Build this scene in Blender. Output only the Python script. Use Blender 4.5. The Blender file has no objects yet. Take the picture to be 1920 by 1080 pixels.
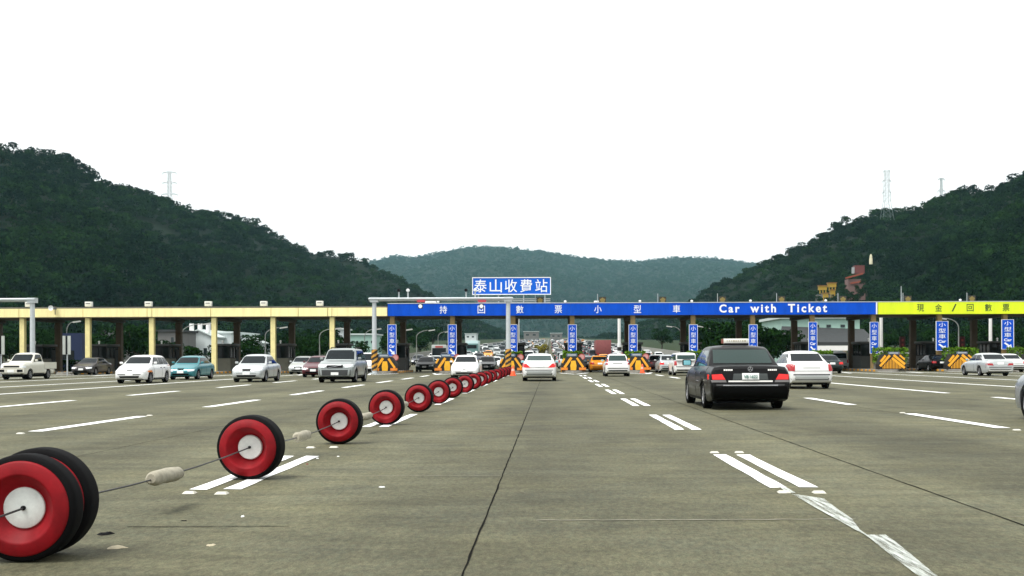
import bpy, bmesh, math, random
import numpy as np
from mathutils import Vector, Matrix
from mathutils.bvhtree import BVHTree

R = math.radians
SC = bpy.context.scene
COL = SC.collection
random.seed(7)

# ------------------------------------------------------------------ camera
F, CX, CY, H = 2100.0, 1030.0, 672.0, 1.2      # focal length, vanishing point (1920x1080 px), eye height
ROLL = R(0.2)
cd = bpy.data.cameras.new("camera")
cam = bpy.data.objects.new("camera", cd)
COL.objects.link(cam)
cd.sensor_width = 36.0
cd.lens = 36.0 * F / 1920
cd.shift_x = -(CX - 960) / 1920
cd.shift_y = (CY - 540) / 1920
cd.clip_start, cd.clip_end = 0.1, 12000
_c, _s = math.cos(ROLL), math.sin(ROLL)
cam.matrix_world = Matrix(((_c, _s, 0, 0), (0, 0, -1, 0), (-_s, _c, 0, H), (0, 0, 0, 1)))
SC.camera = cam

# ------------------------------------------------------------------ world: bright overcast
SUN_DIR = Vector((-0.46, -0.42, 1.22)).normalized()        # towards the sun, high behind the left shoulder
world = bpy.data.worlds.new("World")
SC.world = world
world.use_nodes = True
wn, wl = world.node_tree.nodes, world.node_tree.links
sky = wn.new("ShaderNodeTexSky")
sky.sky_type = 'NISHITA'
sky.sun_disc = False
sky.sun_elevation = math.asin(SUN_DIR.z)
sky.sun_rotation = math.atan2(SUN_DIR.x, SUN_DIR.y)
sky.air_density, sky.dust_density, sky.ozone_density = 1.6, 6.0, 1.0
hs = wn.new("ShaderNodeHueSaturation")
hs.inputs['Saturation'].default_value = 0.10              # cloud deck: nearly colourless
wmix = wn.new("ShaderNodeMixRGB")
wmix.inputs[0].default_value = 0.80
wmix.inputs[2].default_value = (10.4, 10.5, 10.5, 1)         # even white cloud over the clear-sky gradient
bg = wn['Background']
bg.inputs['Strength'].default_value = 0.088
wl.new(sky.outputs[0], hs.inputs['Color'])
wl.new(hs.outputs[0], wmix.inputs[1])
wl.new(wmix.outputs[0], bg.inputs['Color'])

sd = bpy.data.lights.new("sun", 'SUN')
sd.energy, sd.angle, sd.color = 2.3, R(22), (1.0, 0.97, 0.92)
sun = bpy.data.objects.new("sun", sd)
COL.objects.link(sun)
sun.rotation_euler = SUN_DIR.to_track_quat('Z', 'Y').to_euler()

SC.view_settings.view_transform = 'Standard'
SC.view_settings.look = 'None'
SC.view_settings.exposure = 0.74
SC.view_settings.gamma = 1.0
SC.render.engine = 'CYCLES'
SC.cycles.use_denoising = True
SC.cycles.max_bounces = 6
SC.cycles.diffuse_bounces = 3
SC.cycles.transparent_max_bounces = 6
SC.cycles.volume_bounces = 0

# ------------------------------------------------------------------ pixel <-> place
def ray(px, py):
    dx, dy = px - CX, CY - py
    return (dx * _c + dy * _s) / F, (-dx * _s + dy * _c) / F

def P(px, py, Y):
    a, b = ray(px, py)
    return Vector((a * Y, Y, H + b * Y))

def G(px, py):
    a, b = ray(px, py)
    Y = -H / b
    return Vector((a * Y, Y, 0))

def terrain(Y):
    """height of the road: flat plaza, then a long climb beyond the gates"""
    t = np.maximum(np.asarray(Y, float) - 112, 0)
    return np.where(t < 60, 0.021 * t * t / 120, 0.021 * (t - 30))

# ------------------------------------------------------------------ materials
MATS = {}
def mat(name, col, rough=0.6, metal=0.0, var=0.0, scale=3.0, coat=0.0, spec=None, emit=None, estr=0.0, bump=0.0, detail=6, stretch=None):
    if name in MATS:
        return MATS[name]
    m = bpy.data.materials.new(name)
    m.use_nodes = True
    n, l = m.node_tree.nodes, m.node_tree.links
    b = n['Principled BSDF']
    c4 = (col[0], col[1], col[2], 1)
    b.inputs['Base Color'].default_value = c4
    b.inputs['Roughness'].default_value = rough
    b.inputs['Metallic'].default_value = metal
    if spec is not None:
        b.inputs['Specular IOR Level'].default_value = spec
    if coat:
        b.inputs['Coat Weight'].default_value = coat
        b.inputs['Coat Roughness'].default_value = 0.06
    if emit:
        b.inputs['Emission Color'].default_value = (emit[0], emit[1], emit[2], 1)
        b.inputs['Emission Strength'].default_value = estr
    if var or bump:
        tc = n.new('ShaderNodeTexCoord')
        nz = n.new('ShaderNodeTexNoise')
        nz.inputs['Scale'].default_value = scale
        nz.inputs['Detail'].default_value = detail
        nz.inputs['Roughness'].default_value = 0.65
        if stretch:                                     # streaks run down by rain
            mp = n.new('ShaderNodeMapping')
            mp.inputs['Scale'].default_value = stretch
            l.new(tc.outputs['Object'], mp.inputs['Vector'])
            l.new(mp.outputs[0], nz.inputs['Vector'])
        else:
            l.new(tc.outputs['Object'], nz.inputs['Vector'])
        if var:
            mr = n.new('ShaderNodeMapRange')
            mr.inputs['From Min'].default_value, mr.inputs['From Max'].default_value = 0.25, 0.75
            mr.inputs['To Min'].default_value, mr.inputs['To Max'].default_value = 1 - var, 1 + var
            l.new(nz.outputs['Fac'], mr.inputs['Value'])
            mx = n.new('ShaderNodeVectorMath')
            mx.operation = 'SCALE'
            mx.inputs[0].default_value = col[:3]
            l.new(mr.outputs[0], mx.inputs['Scale'])
            l.new(mx.outputs[0], b.inputs['Base Color'])
        if bump:
            bp = n.new('ShaderNodeBump')
            bp.inputs['Strength'].default_value = bump
            bp.inputs['Distance'].default_value = 0.02
            l.new(nz.outputs['Fac'], bp.inputs['Height'])
            l.new(bp.outputs[0], b.inputs['Normal'])
    MATS[name] = m
    return m

def paint(name, col, metal=0.0, rough=0.28, coat=0.35, spec=0.35):
    return mat(name, col, rough=rough, metal=metal, coat=coat, spec=spec, var=0.06, scale=1.7)

GLASS = mat('car_glass', (0.006, 0.010, 0.012), rough=0.08, spec=0.22)
GLASS_LT = mat('car_glass_pale', (0.022, 0.045, 0.042), rough=0.08, spec=0.3)
RUBBER = mat('rubber', (0.004, 0.004, 0.0045), rough=0.8, spec=0.1, var=0.25, scale=9)
BLACK = mat('black_plastic', (0.005, 0.005, 0.006), rough=0.6, spec=0.15)
UNDER = mat('under_dark', (0.006, 0.006, 0.006), rough=0.9, spec=0.1)
CHROME = mat('chrome', (0.55, 0.56, 0.58), rough=0.22, metal=1.0)
RIM = mat('alloy', (0.24, 0.245, 0.255), rough=0.4, metal=0.6)
LAMP_W = mat('lamp_clear', (0.72, 0.76, 0.78), rough=0.12, spec=0.7)
LAMP_R = mat('lamp_red', (0.35, 0.010, 0.014), rough=0.2, spec=0.6)
LAMP_RON = mat('lamp_red_lit', (0.42, 0.006, 0.008), rough=0.2, emit=(1.0, 0.03, 0.02), estr=0.28)
LAMP_O = mat('lamp_amber', (0.75, 0.22, 0.03), rough=0.2)
PLATE = mat('plate_white', (0.82, 0.84, 0.83), rough=0.4)
GALV = mat('galvanised_steel', (0.48, 0.52, 0.54), rough=0.5, metal=0.2, var=0.12, scale=4)
WHITE = mat('white_paint', (0.80, 0.80, 0.78), rough=0.5, var=0.05, scale=2)
SIGN_BLUE = mat('sign_blue', (0.0003, 0.070, 0.52), rough=0.5, spec=0.15, var=0.20, scale=1.0, stretch=(2.0, 1, .5))
SIGN_WHITE = mat('sign_white', (0.82, 0.84, 0.85), rough=0.5)
YELLOW = mat('fascia_yellow', (0.88, 0.79, 0.40), rough=0.6, spec=.2, var=0.16, scale=1.2, stretch=(2.5, 1, .35))
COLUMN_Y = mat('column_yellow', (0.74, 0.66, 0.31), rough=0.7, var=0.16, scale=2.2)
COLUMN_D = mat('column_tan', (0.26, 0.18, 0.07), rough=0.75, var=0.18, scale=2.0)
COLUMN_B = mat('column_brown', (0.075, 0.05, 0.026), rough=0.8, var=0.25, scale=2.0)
LIME = mat('fascia_lime', (0.68, 0.82, 0.005), rough=0.5, var=0.11, scale=1.0, stretch=(2.5, 1, .35))
DARKINK = mat('dark_lettering', (0.01, 0.06, 0.012), rough=0.6)
ROOFGREY = mat('roof_grey', (0.10, 0.10, 0.095), rough=0.8, var=0.25, scale=1.2)
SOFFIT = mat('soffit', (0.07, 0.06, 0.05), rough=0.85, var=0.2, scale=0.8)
CONC = mat('island_concrete', (0.20, 0.19, 0.165), rough=0.9, var=0.2, scale=2.5, bump=0.2)
CHEV_Y = mat('chevron_yellow', (0.78, 0.36, 0.015), rough=0.55, var=0.12, scale=5)
CHEV_K = mat('chevron_black', (0.012, 0.011, 0.010), rough=0.7)
ORANGE = mat('cone_orange', (0.85, 0.10, 0.02), rough=0.5)
REDP = mat('dish_red', (0.205, 0.0024, 0.0065), rough=0.6, var=0.42, scale=5, spec=0.2, detail=9)
HUBW = mat('hub_white', (0.66, 0.70, 0.67), rough=0.6, var=0.22, scale=9)
FOAM = mat('weathered_float', (0.30, 0.28, 0.215), rough=0.85, var=0.3, scale=14, bump=0.4)
CABLE = mat('steel_cable', (0.02, 0.02, 0.022), rough=0.6)
BARK = mat('bark', (0.06, 0.045, 0.032), rough=0.9, var=0.3, scale=6)

# ------------------------------------------------------------------ mesh helpers
class MB:
    def __init__(s):
        s.v, s.f, s.m = [], [], []
    def add(s, verts, faces, mi=0):
        o = len(s.v)
        s.v += [tuple(p) for p in verts]
        s.f += [tuple(i + o for i in f) for f in faces]
        s.m += [mi] * len(faces)
    def box(s, c, d, rot=None, mi=0):
        c = Vector(c)
        h = [x / 2 for x in d]
        vs = [Vector((sx * h[0], sy * h[1], sz * h[2])) for sz in (-1, 1) for sy in (-1, 1) for sx in (-1, 1)]
        if rot is not None:
            vs = [rot @ v for v in vs]
        s.add([v + c for v in vs], [(0, 2, 3, 1), (4, 5, 7, 6), (0, 1, 5, 4), (2, 6, 7, 3), (0, 4, 6, 2), (1, 3, 7, 5)], mi)
    def bar(s, a, b, w, d=None, mi=0):
        a, b = Vector(a), Vector(b)
        ax = b - a
        q = ax.to_track_quat('Z', 'Y').to_matrix()
        s.box((a + b) / 2, (w, d or w, ax.length), q, mi)
    def cyl(s, a, b, r0, r1=None, n=12, mi=0, cap=True):
        a, b = Vector(a), Vector(b)
        r1 = r0 if r1 is None else r1
        q = (b - a).to_track_quat('Z', 'Y').to_matrix()
        vs = []
        for p, r in ((a, r0), (b, r1)):
            for i in range(n):
                t = 2 * math.pi * i / n
                vs.append(p + q @ Vector((r * math.cos(t), r * math.sin(t), 0)))
        fs = [(i, (i + 1) % n, n + (i + 1) % n, n + i) for i in range(n)]
        if cap:
            fs += [tuple(range(n - 1, -1, -1)), tuple(range(n, 2 * n))]
        s.add(vs, fs, mi)
    def tube(s, pts, r, n=8, mi=0):
        pts = [Vector(p) for p in pts]
        rs = r if isinstance(r, (list, tuple)) else [r] * len(pts)
        vs = []
        for i, p in enumerate(pts):
            d = (pts[min(i + 1, len(pts) - 1)] - pts[max(i - 1, 0)]).normalized()
            q = d.to_track_quat('Z', 'Y').to_matrix()
            for k in range(n):
                t = 2 * math.pi * k / n
                vs.append(p + q @ Vector((rs[i] * math.cos(t), rs[i] * math.sin(t), 0)))
        fs = []
        for i in range(len(pts) - 1):
            for k in range(n):
                fs.append((i * n + k, i * n + (k + 1) % n, (i + 1) * n + (k + 1) % n, (i + 1) * n + k))
        fs += [tuple(range(n - 1, -1, -1)), tuple(range((len(pts) - 1) * n, len(pts) * n))]
        s.add(vs, fs, mi)
    def lathe(s, prof, axis='y', n=32, c=(0, 0, 0), mi=0, closed=False):
        """prof: (radius, along) pairs revolved about the axis"""
        c = Vector(c)
        vs = []
        for r, a in prof:
            for k in range(n):
                t = 2 * math.pi * k / n
                x, y = r * math.cos(t), r * math.sin(t)
                vs.append(c + (Vector((x, a, y)) if axis == 'y' else Vector((x, y, a)) if axis == 'z' else Vector((a, x, y))))
        m = len(prof)
        fs = []
        for i in range(m if closed else m - 1):
            j = (i + 1) % m
            for k in range(n):
                fs.append((i * n + k, i * n + (k + 1) % n, j * n + (k + 1) % n, j * n + k))
        s.add(vs, fs, mi)
    def quad(s, a, b, c, d, mi=0):
        s.add([a, b, c, d], [(0, 1, 2, 3)], mi)
    def prism(s, poly, y0, y1, mi=0):
        """poly in (x, z), extruded from y0 to y1"""
        n = len(poly)
        vs = [(p[0], y0, p[1]) for p in poly] + [(p[0], y1, p[1]) for p in poly]
        fs = [tuple(range(n)), tuple(range(2 * n - 1, n - 1, -1))] + [(i, n + i, n + (i + 1) % n, (i + 1) % n) for i in range(n)]
        s.add(vs, fs, mi)
    def mesh(s, name, mats, smooth=0):
        me = bpy.data.meshes.new(name)
        me.from_pydata(s.v, [], s.f)
        bm = bmesh.new()
        bm.from_mesh(me)
        bmesh.ops.recalc_face_normals(bm, faces=bm.faces)
        bm.to_mesh(me)
        bm.free()
        for m in (mats if isinstance(mats, (list, tuple)) else [mats]):
            me.materials.append(m)
        if any(s.m):
            me.polygons.foreach_set('material_index', s.m)
        if smooth:
            me.polygons.foreach_set('use_smooth', [True] * len(me.polygons))
            me.set_sharp_from_angle(angle=R(smooth))
        me.update()
        return me
    def build(s, name, mats, parent=None, smooth=0):
        return link(name, s.mesh(name, mats, smooth), parent)

def link(name, me, parent=None):
    o = bpy.data.objects.new(name, me)
    COL.objects.link(o)
    if parent is not None:
        o.parent = parent
    return o

def empty(name, loc=(0, 0, 0), rz=0.0):
    o = bpy.data.objects.new(name, None)
    o.empty_display_size = 0.3
    COL.objects.link(o)
    o.location = loc
    o.rotation_euler = (0, 0, rz)
    return o

def tag(o, label, cat, group=None):
    o['label'] = label
    o['category'] = cat
    if group:
        o['group'] = group
    return o

def struct(o):
    o['kind'] = 'structure'
    return o

def copy_tree(o, kids, parent=None):
    c = o.copy()
    COL.objects.link(c)
    c.parent = parent
    for ch in kids.get(o.name, []):
        copy_tree(ch, kids, c)
    return c

def kids_of():
    d = {}
    for o in bpy.data.objects:
        if o.parent:
            d.setdefault(o.parent.name, []).append(o)
    return d

def bevel_box(name, d, mats, bw=0.02, parent=None, c=(0, 0, 0), seg=2):
    bm = bmesh.new()
    bmesh.ops.create_cube(bm, size=1)
    for v in bm.verts:
        v.co = Vector((v.co.x * d[0] + c[0], v.co.y * d[1] + c[1], v.co.z * d[2] + c[2]))
    bmesh.ops.bevel(bm, geom=bm.edges[:], offset=bw, segments=seg, affect='EDGES', profile=0.5)
    me = bpy.data.meshes.new(name)
    bm.to_mesh(me)
    bm.free()
    me.materials.append(mats)
    me.polygons.foreach_set('use_smooth', [True] * len(me.polygons))
    me.set_sharp_from_angle(angle=R(35))
    return link(name, me, parent)

def glyphs(text, w=None, h=None, bold=0.0, depth=0.012, spacing=1.0, font_align='CENTER'):
    """lettering mesh standing in the x-z plane facing -y, fitted to w x h, centred on the origin"""
    cu = bpy.data.curves.new('lettering', 'FONT')
    cu.body = text
    cu.size = 1.0
    cu.space_character = spacing
    cu.offset = bold
    cu.extrude = 0.01
    cu.resolution_u = 3
    cu.align_x = font_align
    ob = bpy.data.objects.new('lettering_source', cu)
    COL.objects.link(ob)
    dg = bpy.context.evaluated_depsgraph_get()
    me = bpy.data.meshes.new_from_object(ob.evaluated_get(dg))
    bpy.data.objects.remove(ob)
    bpy.data.curves.remove(cu)
    n = len(me.vertices)
    co = np.zeros(n * 3)
    me.vertices.foreach_get('co', co)
    co = co.reshape(-1, 3)
    lo, hi = co.min(0), co.max(0)
    sx = (w / (hi[0] - lo[0])) if w else None
    sz = (h / (hi[1] - lo[1])) if h else None
    sx = sx or sz
    sz = sz or sx
    out = np.zeros_like(co)
    out[:, 0] = (co[:, 0] - (lo[0] + hi[0]) / 2) * sx
    out[:, 2] = (co[:, 1] - (lo[1] + hi[1]) / 2) * sz
    out[:, 1] = -(co[:, 2] - lo[2]) / max(hi[2] - lo[2], 1e-6) * depth
    me.vertices.foreach_set('co', out.reshape(-1))
    me.update()
    return me

def lettering(items, name, m, parent, y):
    """items: (text, x, z, w, h, bold, spacing): each character or word a raised piece on its panel"""
    for t, x, z, w, h, bold, sp in items:
        me = glyphs(t, w, h, bold, spacing=sp)
        me.materials.clear()
        me.materials.append(m)
        o = link('character' if len(t) == 1 else 'word', me, parent)
        o.location = (x, y, z)

# ------------------------------------------------------------------ foliage
def leaf_material(name, dark, light, trans=0.0):
    m = bpy.data.materials.new(name)
    m.use_nodes = True
    n, l = m.node_tree.nodes, m.node_tree.links
    b = n['Principled BSDF']
    at = n.new('ShaderNodeAttribute')
    at.attribute_name = 'tint'
    mx = n.new('ShaderNodeMixRGB')
    mx.inputs[1].default_value = (*dark, 1)
    mx.inputs[2].default_value = (*light, 1)
    l.new(at.outputs['Fac'], mx.inputs[0])
    l.new(mx.outputs[0], b.inputs['Base Color'])
    b.inputs['Roughness'].default_value = 0.65
    b.inputs['Specular IOR Level'].default_value = 0.0
    b.inputs['Roughness'].default_value = 1.0
    return m

def leaf_cloud(rng, lumps, n, size):
    """n leaf quads on and inside lumps [(centre, radii)], facing mostly outwards -> (n,4,3)"""
    w = np.array([l[1][0] * l[1][1] + l[1][0] * l[1][2] for l in lumps])
    k = rng.choice(len(lumps), n, p=w / w.sum())
    C = np.array([l[0] for l in lumps])[k]
    Rr = np.array([l[1] for l in lumps])[k]
    d = rng.normal(size=(n, 3))
    d /= np.linalg.norm(d, axis=1)[:, None]
    d[:, 2] = np.where(d[:, 2] < -0.5, -d[:, 2], d[:, 2])
    pos = C + d * Rr * (0.62 + 0.42 * rng.random(n) ** 0.7)[:, None]
    nr = d + rng.normal(size=(n, 3)) * 0.55
    nr /= np.linalg.norm(nr, axis=1)[:, None]
    a = np.cross(nr, rng.normal(size=(n, 3)))
    a /= np.linalg.norm(a, axis=1)[:, None]
    b = np.cross(nr, a)
    s = size * (0.55 + 0.9 * rng.random(n))[:, None]
    a, b = a * s * 0.5, b * s * 0.36
    return np.stack([pos - a, pos - b * 0.9 + a * 0.1, pos + a, pos + b], axis=1)

def quads_mesh(name, Q, tint, m):
    n = len(Q)
    me = bpy.data.meshes.new(name)
    me.vertices.add(n * 4)
    me.vertices.foreach_set('co', Q.reshape(-1).astype(np.float32))
    me.loops.add(n * 4)
    me.loops.foreach_set('vertex_index', np.arange(n * 4, dtype=np.int32))
    me.polygons.add(n)
    me.polygons.foreach_set('loop_start', np.arange(0, n * 4, 4, dtype=np.int32))
    me.polygons.foreach_set('loop_total', np.full(n, 4, dtype=np.int32))
    at = me.attributes.new('tint', 'FLOAT', 'POINT')
    at.data.foreach_set('value', np.repeat(tint, 4).astype(np.float32))
    me.materials.append(m)
    me.update(calc_edges=True)
    return me

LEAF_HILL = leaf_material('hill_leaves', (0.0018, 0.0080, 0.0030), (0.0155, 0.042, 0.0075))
LEAF_FAR = leaf_material('far_hill_leaves', (0.005, 0.018, 0.011), (0.018, 0.044, 0.020))  # paler and bluer than the near leaves: distance haze put into the colour
LEAF_TREE = leaf_material('tree_leaves', (0.003, 0.012, 0.004), (0.017, 0.046, 0.010))
LEAF_HEDGE = leaf_material('hedge_leaves', (0.030, 0.070, 0.008), (0.12, 0.23, 0.02))
HILL_SOIL = mat('hill_soil', (0.005, 0.011, 0.005), rough=0.95, var=0.3, scale=0.03, spec=0.1)

def crown_templates(rng, count, n, size):
    out = []
    for _ in range(count):
        lumps = [((0, 0, 0), (0.70, 0.70, 0.5))]
        for k in range(5):
            t = rng.random() * 6.283
            lumps.append(((0.55 * math.cos(t), 0.55 * math.sin(t), rng.uniform(-0.25, 0.22)),
                          tuple([rng.uniform(0.32, 0.5)] * 2 + [rng.uniform(0.28, 0.42)])))
        out.append(leaf_cloud(rng, lumps, n, size))
    return out

def pixcurve(ctrl):
    """ridge control points (px, py, Y) -> world points"""
    return np.array([tuple(P(*c)) for c in ctrl])

def hill(name, ridge, base, nu, nv, ntree, rad, leafs, leafsize, leafmat, seed, lower, bumps=5.0, power=0.92, fname='hill_forest', extra_ridge=0):
    rng = np.random.default_rng(seed)
    Rg = pixcurve(ridge)
    Rg[:, 2] -= lower
    Bs = np.array([[ray(px, 672)[0] * Y, Y, float(terrain(Y)) - 1.5] for px, Y in base])
    tr, tb = np.linspace(0, 1, len(Rg)), np.linspace(0, 1, len(Bs))
    # parametrise the ridge by its pixel x
    px = np.array([c[0] for c in ridge], float)
    tr = (px - px[0]) / (px[-1] - px[0])
    def surf(u, v):
        r = np.stack([np.interp(u, tr, Rg[:, k]) for k in range(3)], -1)
        b = np.stack([np.interp(u, tb, Bs[:, k]) for k in range(3)], -1)
        vv = np.minimum(v, 1)
        p = b + (r - b) * vv[:, None]
        p[:, 2] = b[:, 2] + (r[:, 2] - b[:, 2]) * vv ** power
        w = vv * (1 - vv) * 4
        p[:, 2] += bumps * w * (np.sin(u * 31 + v * 4 + seed) * 0.6 + np.sin(u * 67 - v * 9 + 2 * seed) * 0.3 + np.sin(v * 17 + u * 11) * 0.35)
        ov = np.maximum(v - 1, 0)
        dirn = (r - b)
        dirn[:, 2] = 0
        dirn /= np.linalg.norm(dirn, axis=1)[:, None]
        p += dirn * (ov * 260)[:, None]
        p[:, 2] -= ov * 150
        return p
    us, vs = np.linspace(0, 1, nu), np.concatenate([np.linspace(0, 1, nv), [1.08, 1.25, 1.6]])
    U, V = np.meshgrid(us, vs, indexing='ij')
    pts = surf(U.ravel(), V.ravel())
    m = len(vs)
    fs = [(i * m + j, (i + 1) * m + j, (i + 1) * m + j + 1, i * m + j + 1) for i in range(nu - 1) for j in range(m - 1)]
    me = bpy.data.meshes.new(name)
    me.from_pydata([tuple(p) for p in pts], [], fs)
    me.materials.append(HILL_SOIL)
    me.polygons.foreach_set('use_smooth', [True] * len(fs))
    h = struct(link(name, me))
    # forest
    T = crown_templates(rng, 8, leafs, leafsize)
    # sample surface by area
    cu, cv = rng.random(ntree * 6), rng.random(ntree * 6) * 1.06
    e = 0.004
    p0 = surf(cu, cv)
    du = np.linalg.norm(surf(np.minimum(cu + e, 1), cv) - p0, axis=1)
    dv = np.linalg.norm(surf(cu, cv + e) - p0, axis=1)
    wgt = du * dv
    wgt /= p0[:, 1] ** 1.3
    wgt /= wgt.sum()
    idx = rng.choice(len(cu), ntree, replace=False, p=wgt)
    p0 = p0[idx]
    uu = cu[idx]; vv_ = cv[idx]
    if extra_ridge:
        ue = rng.random(extra_ridge)
        pe = surf(ue, np.full(extra_ridge, 1.0) + rng.uniform(-0.02, 0.01, extra_ridge))
        pe[:, 2] += rng.uniform(0.0, 0.55, extra_ridge) * rad[1] * 0.8
        p0 = np.concatenate([p0, pe])
        uu = np.concatenate([uu, ue]); vv_ = np.concatenate([vv_, np.ones(extra_ridge)])
    r = rng.uniform(rad[0], rad[1], len(p0)) * (0.8 + 0.4 * rng.random(len(p0)))
    ang = rng.random(len(p0)) * 6.283
    # stands of paler and darker trees
    tint0 = 0.28 + 0.30 * np.sin(uu * 19 + vv_ * 13 + seed) * np.sin(vv_ * 21 - uu * 7) + rng.normal(0, 0.20, len(p0))
    Q, tn = [], []
    for k in range(len(p0)):
        q = T[k % 8]
        c, s = math.cos(ang[k]), math.sin(ang[k])
        M = np.array([[c, s, 0], [-s, c, 0], [0, 0, rng.uniform(0.8, 1.25)]])
        Q.append(q @ M * r[k] + p0[k] + np.array([0, 0, r[k] * 0.55]))
        tn.append(np.clip(tint0[k] + rng.normal(0, 0.10, leafs), 0, 1))
    f = link(fname, quads_mesh(fname, np.concatenate(Q), np.concatenate(tn), leafmat))
    f['kind'] = 'stuff'
    return h, f

# ------------------------------------------------------------------ vehicles
SEDAN = dict(L=4.5, W=1.74, H=1.42, wb=2.62, fo=0.88, r=0.31, sill=0.21, hood=0.70, cowl=0.92, deck=0.98, tail=0.93,
             xa=1.02, xb=0.30, xc=-0.85, xd=-1.45, roof=0.70, kind='sedan')
HATCH = dict(SEDAN, L=3.9, W=1.66, H=1.41, wb=2.38, fo=0.80, hood=0.70, cowl=0.93, deck=0.97, tail=0.95, xa=0.98, xb=0.28,
             xc=-1.35, xd=-1.78, kind='hatch')
SUV = dict(SEDAN, L=4.8, W=1.92, H=1.76, wb=2.86, fo=0.92, r=0.37, sill=0.30, hood=0.98, cowl=1.12, deck=1.16, tail=1.12,
           xa=1.05, xb=0.42, xc=-1.75, xd=-2.22, roof=0.74, kind='suv')
VAN = dict(SEDAN, L=4.4, W=1.70, H=1.72, wb=2.6, fo=0.75, r=0.31, hood=0.86, cowl=1.02, deck=1.06, tail=1.02,
           xa=1.42, xb=0.75, xc=-1.92, xd=-2.10, roof=0.78, kind='van')
LIMO = dict(SEDAN, L=5.12, W=1.89, H=1.49, wb=3.06, fo=0.90, r=0.33, sill=0.20, hood=0.76, cowl=0.97, deck=1.01, tail=0.99,
            xa=1.18, xb=0.42, xc=-0.98, xd=-1.62, roof=0.73, tailplan=(.89, .94, .96), kind='sedan')

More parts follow.
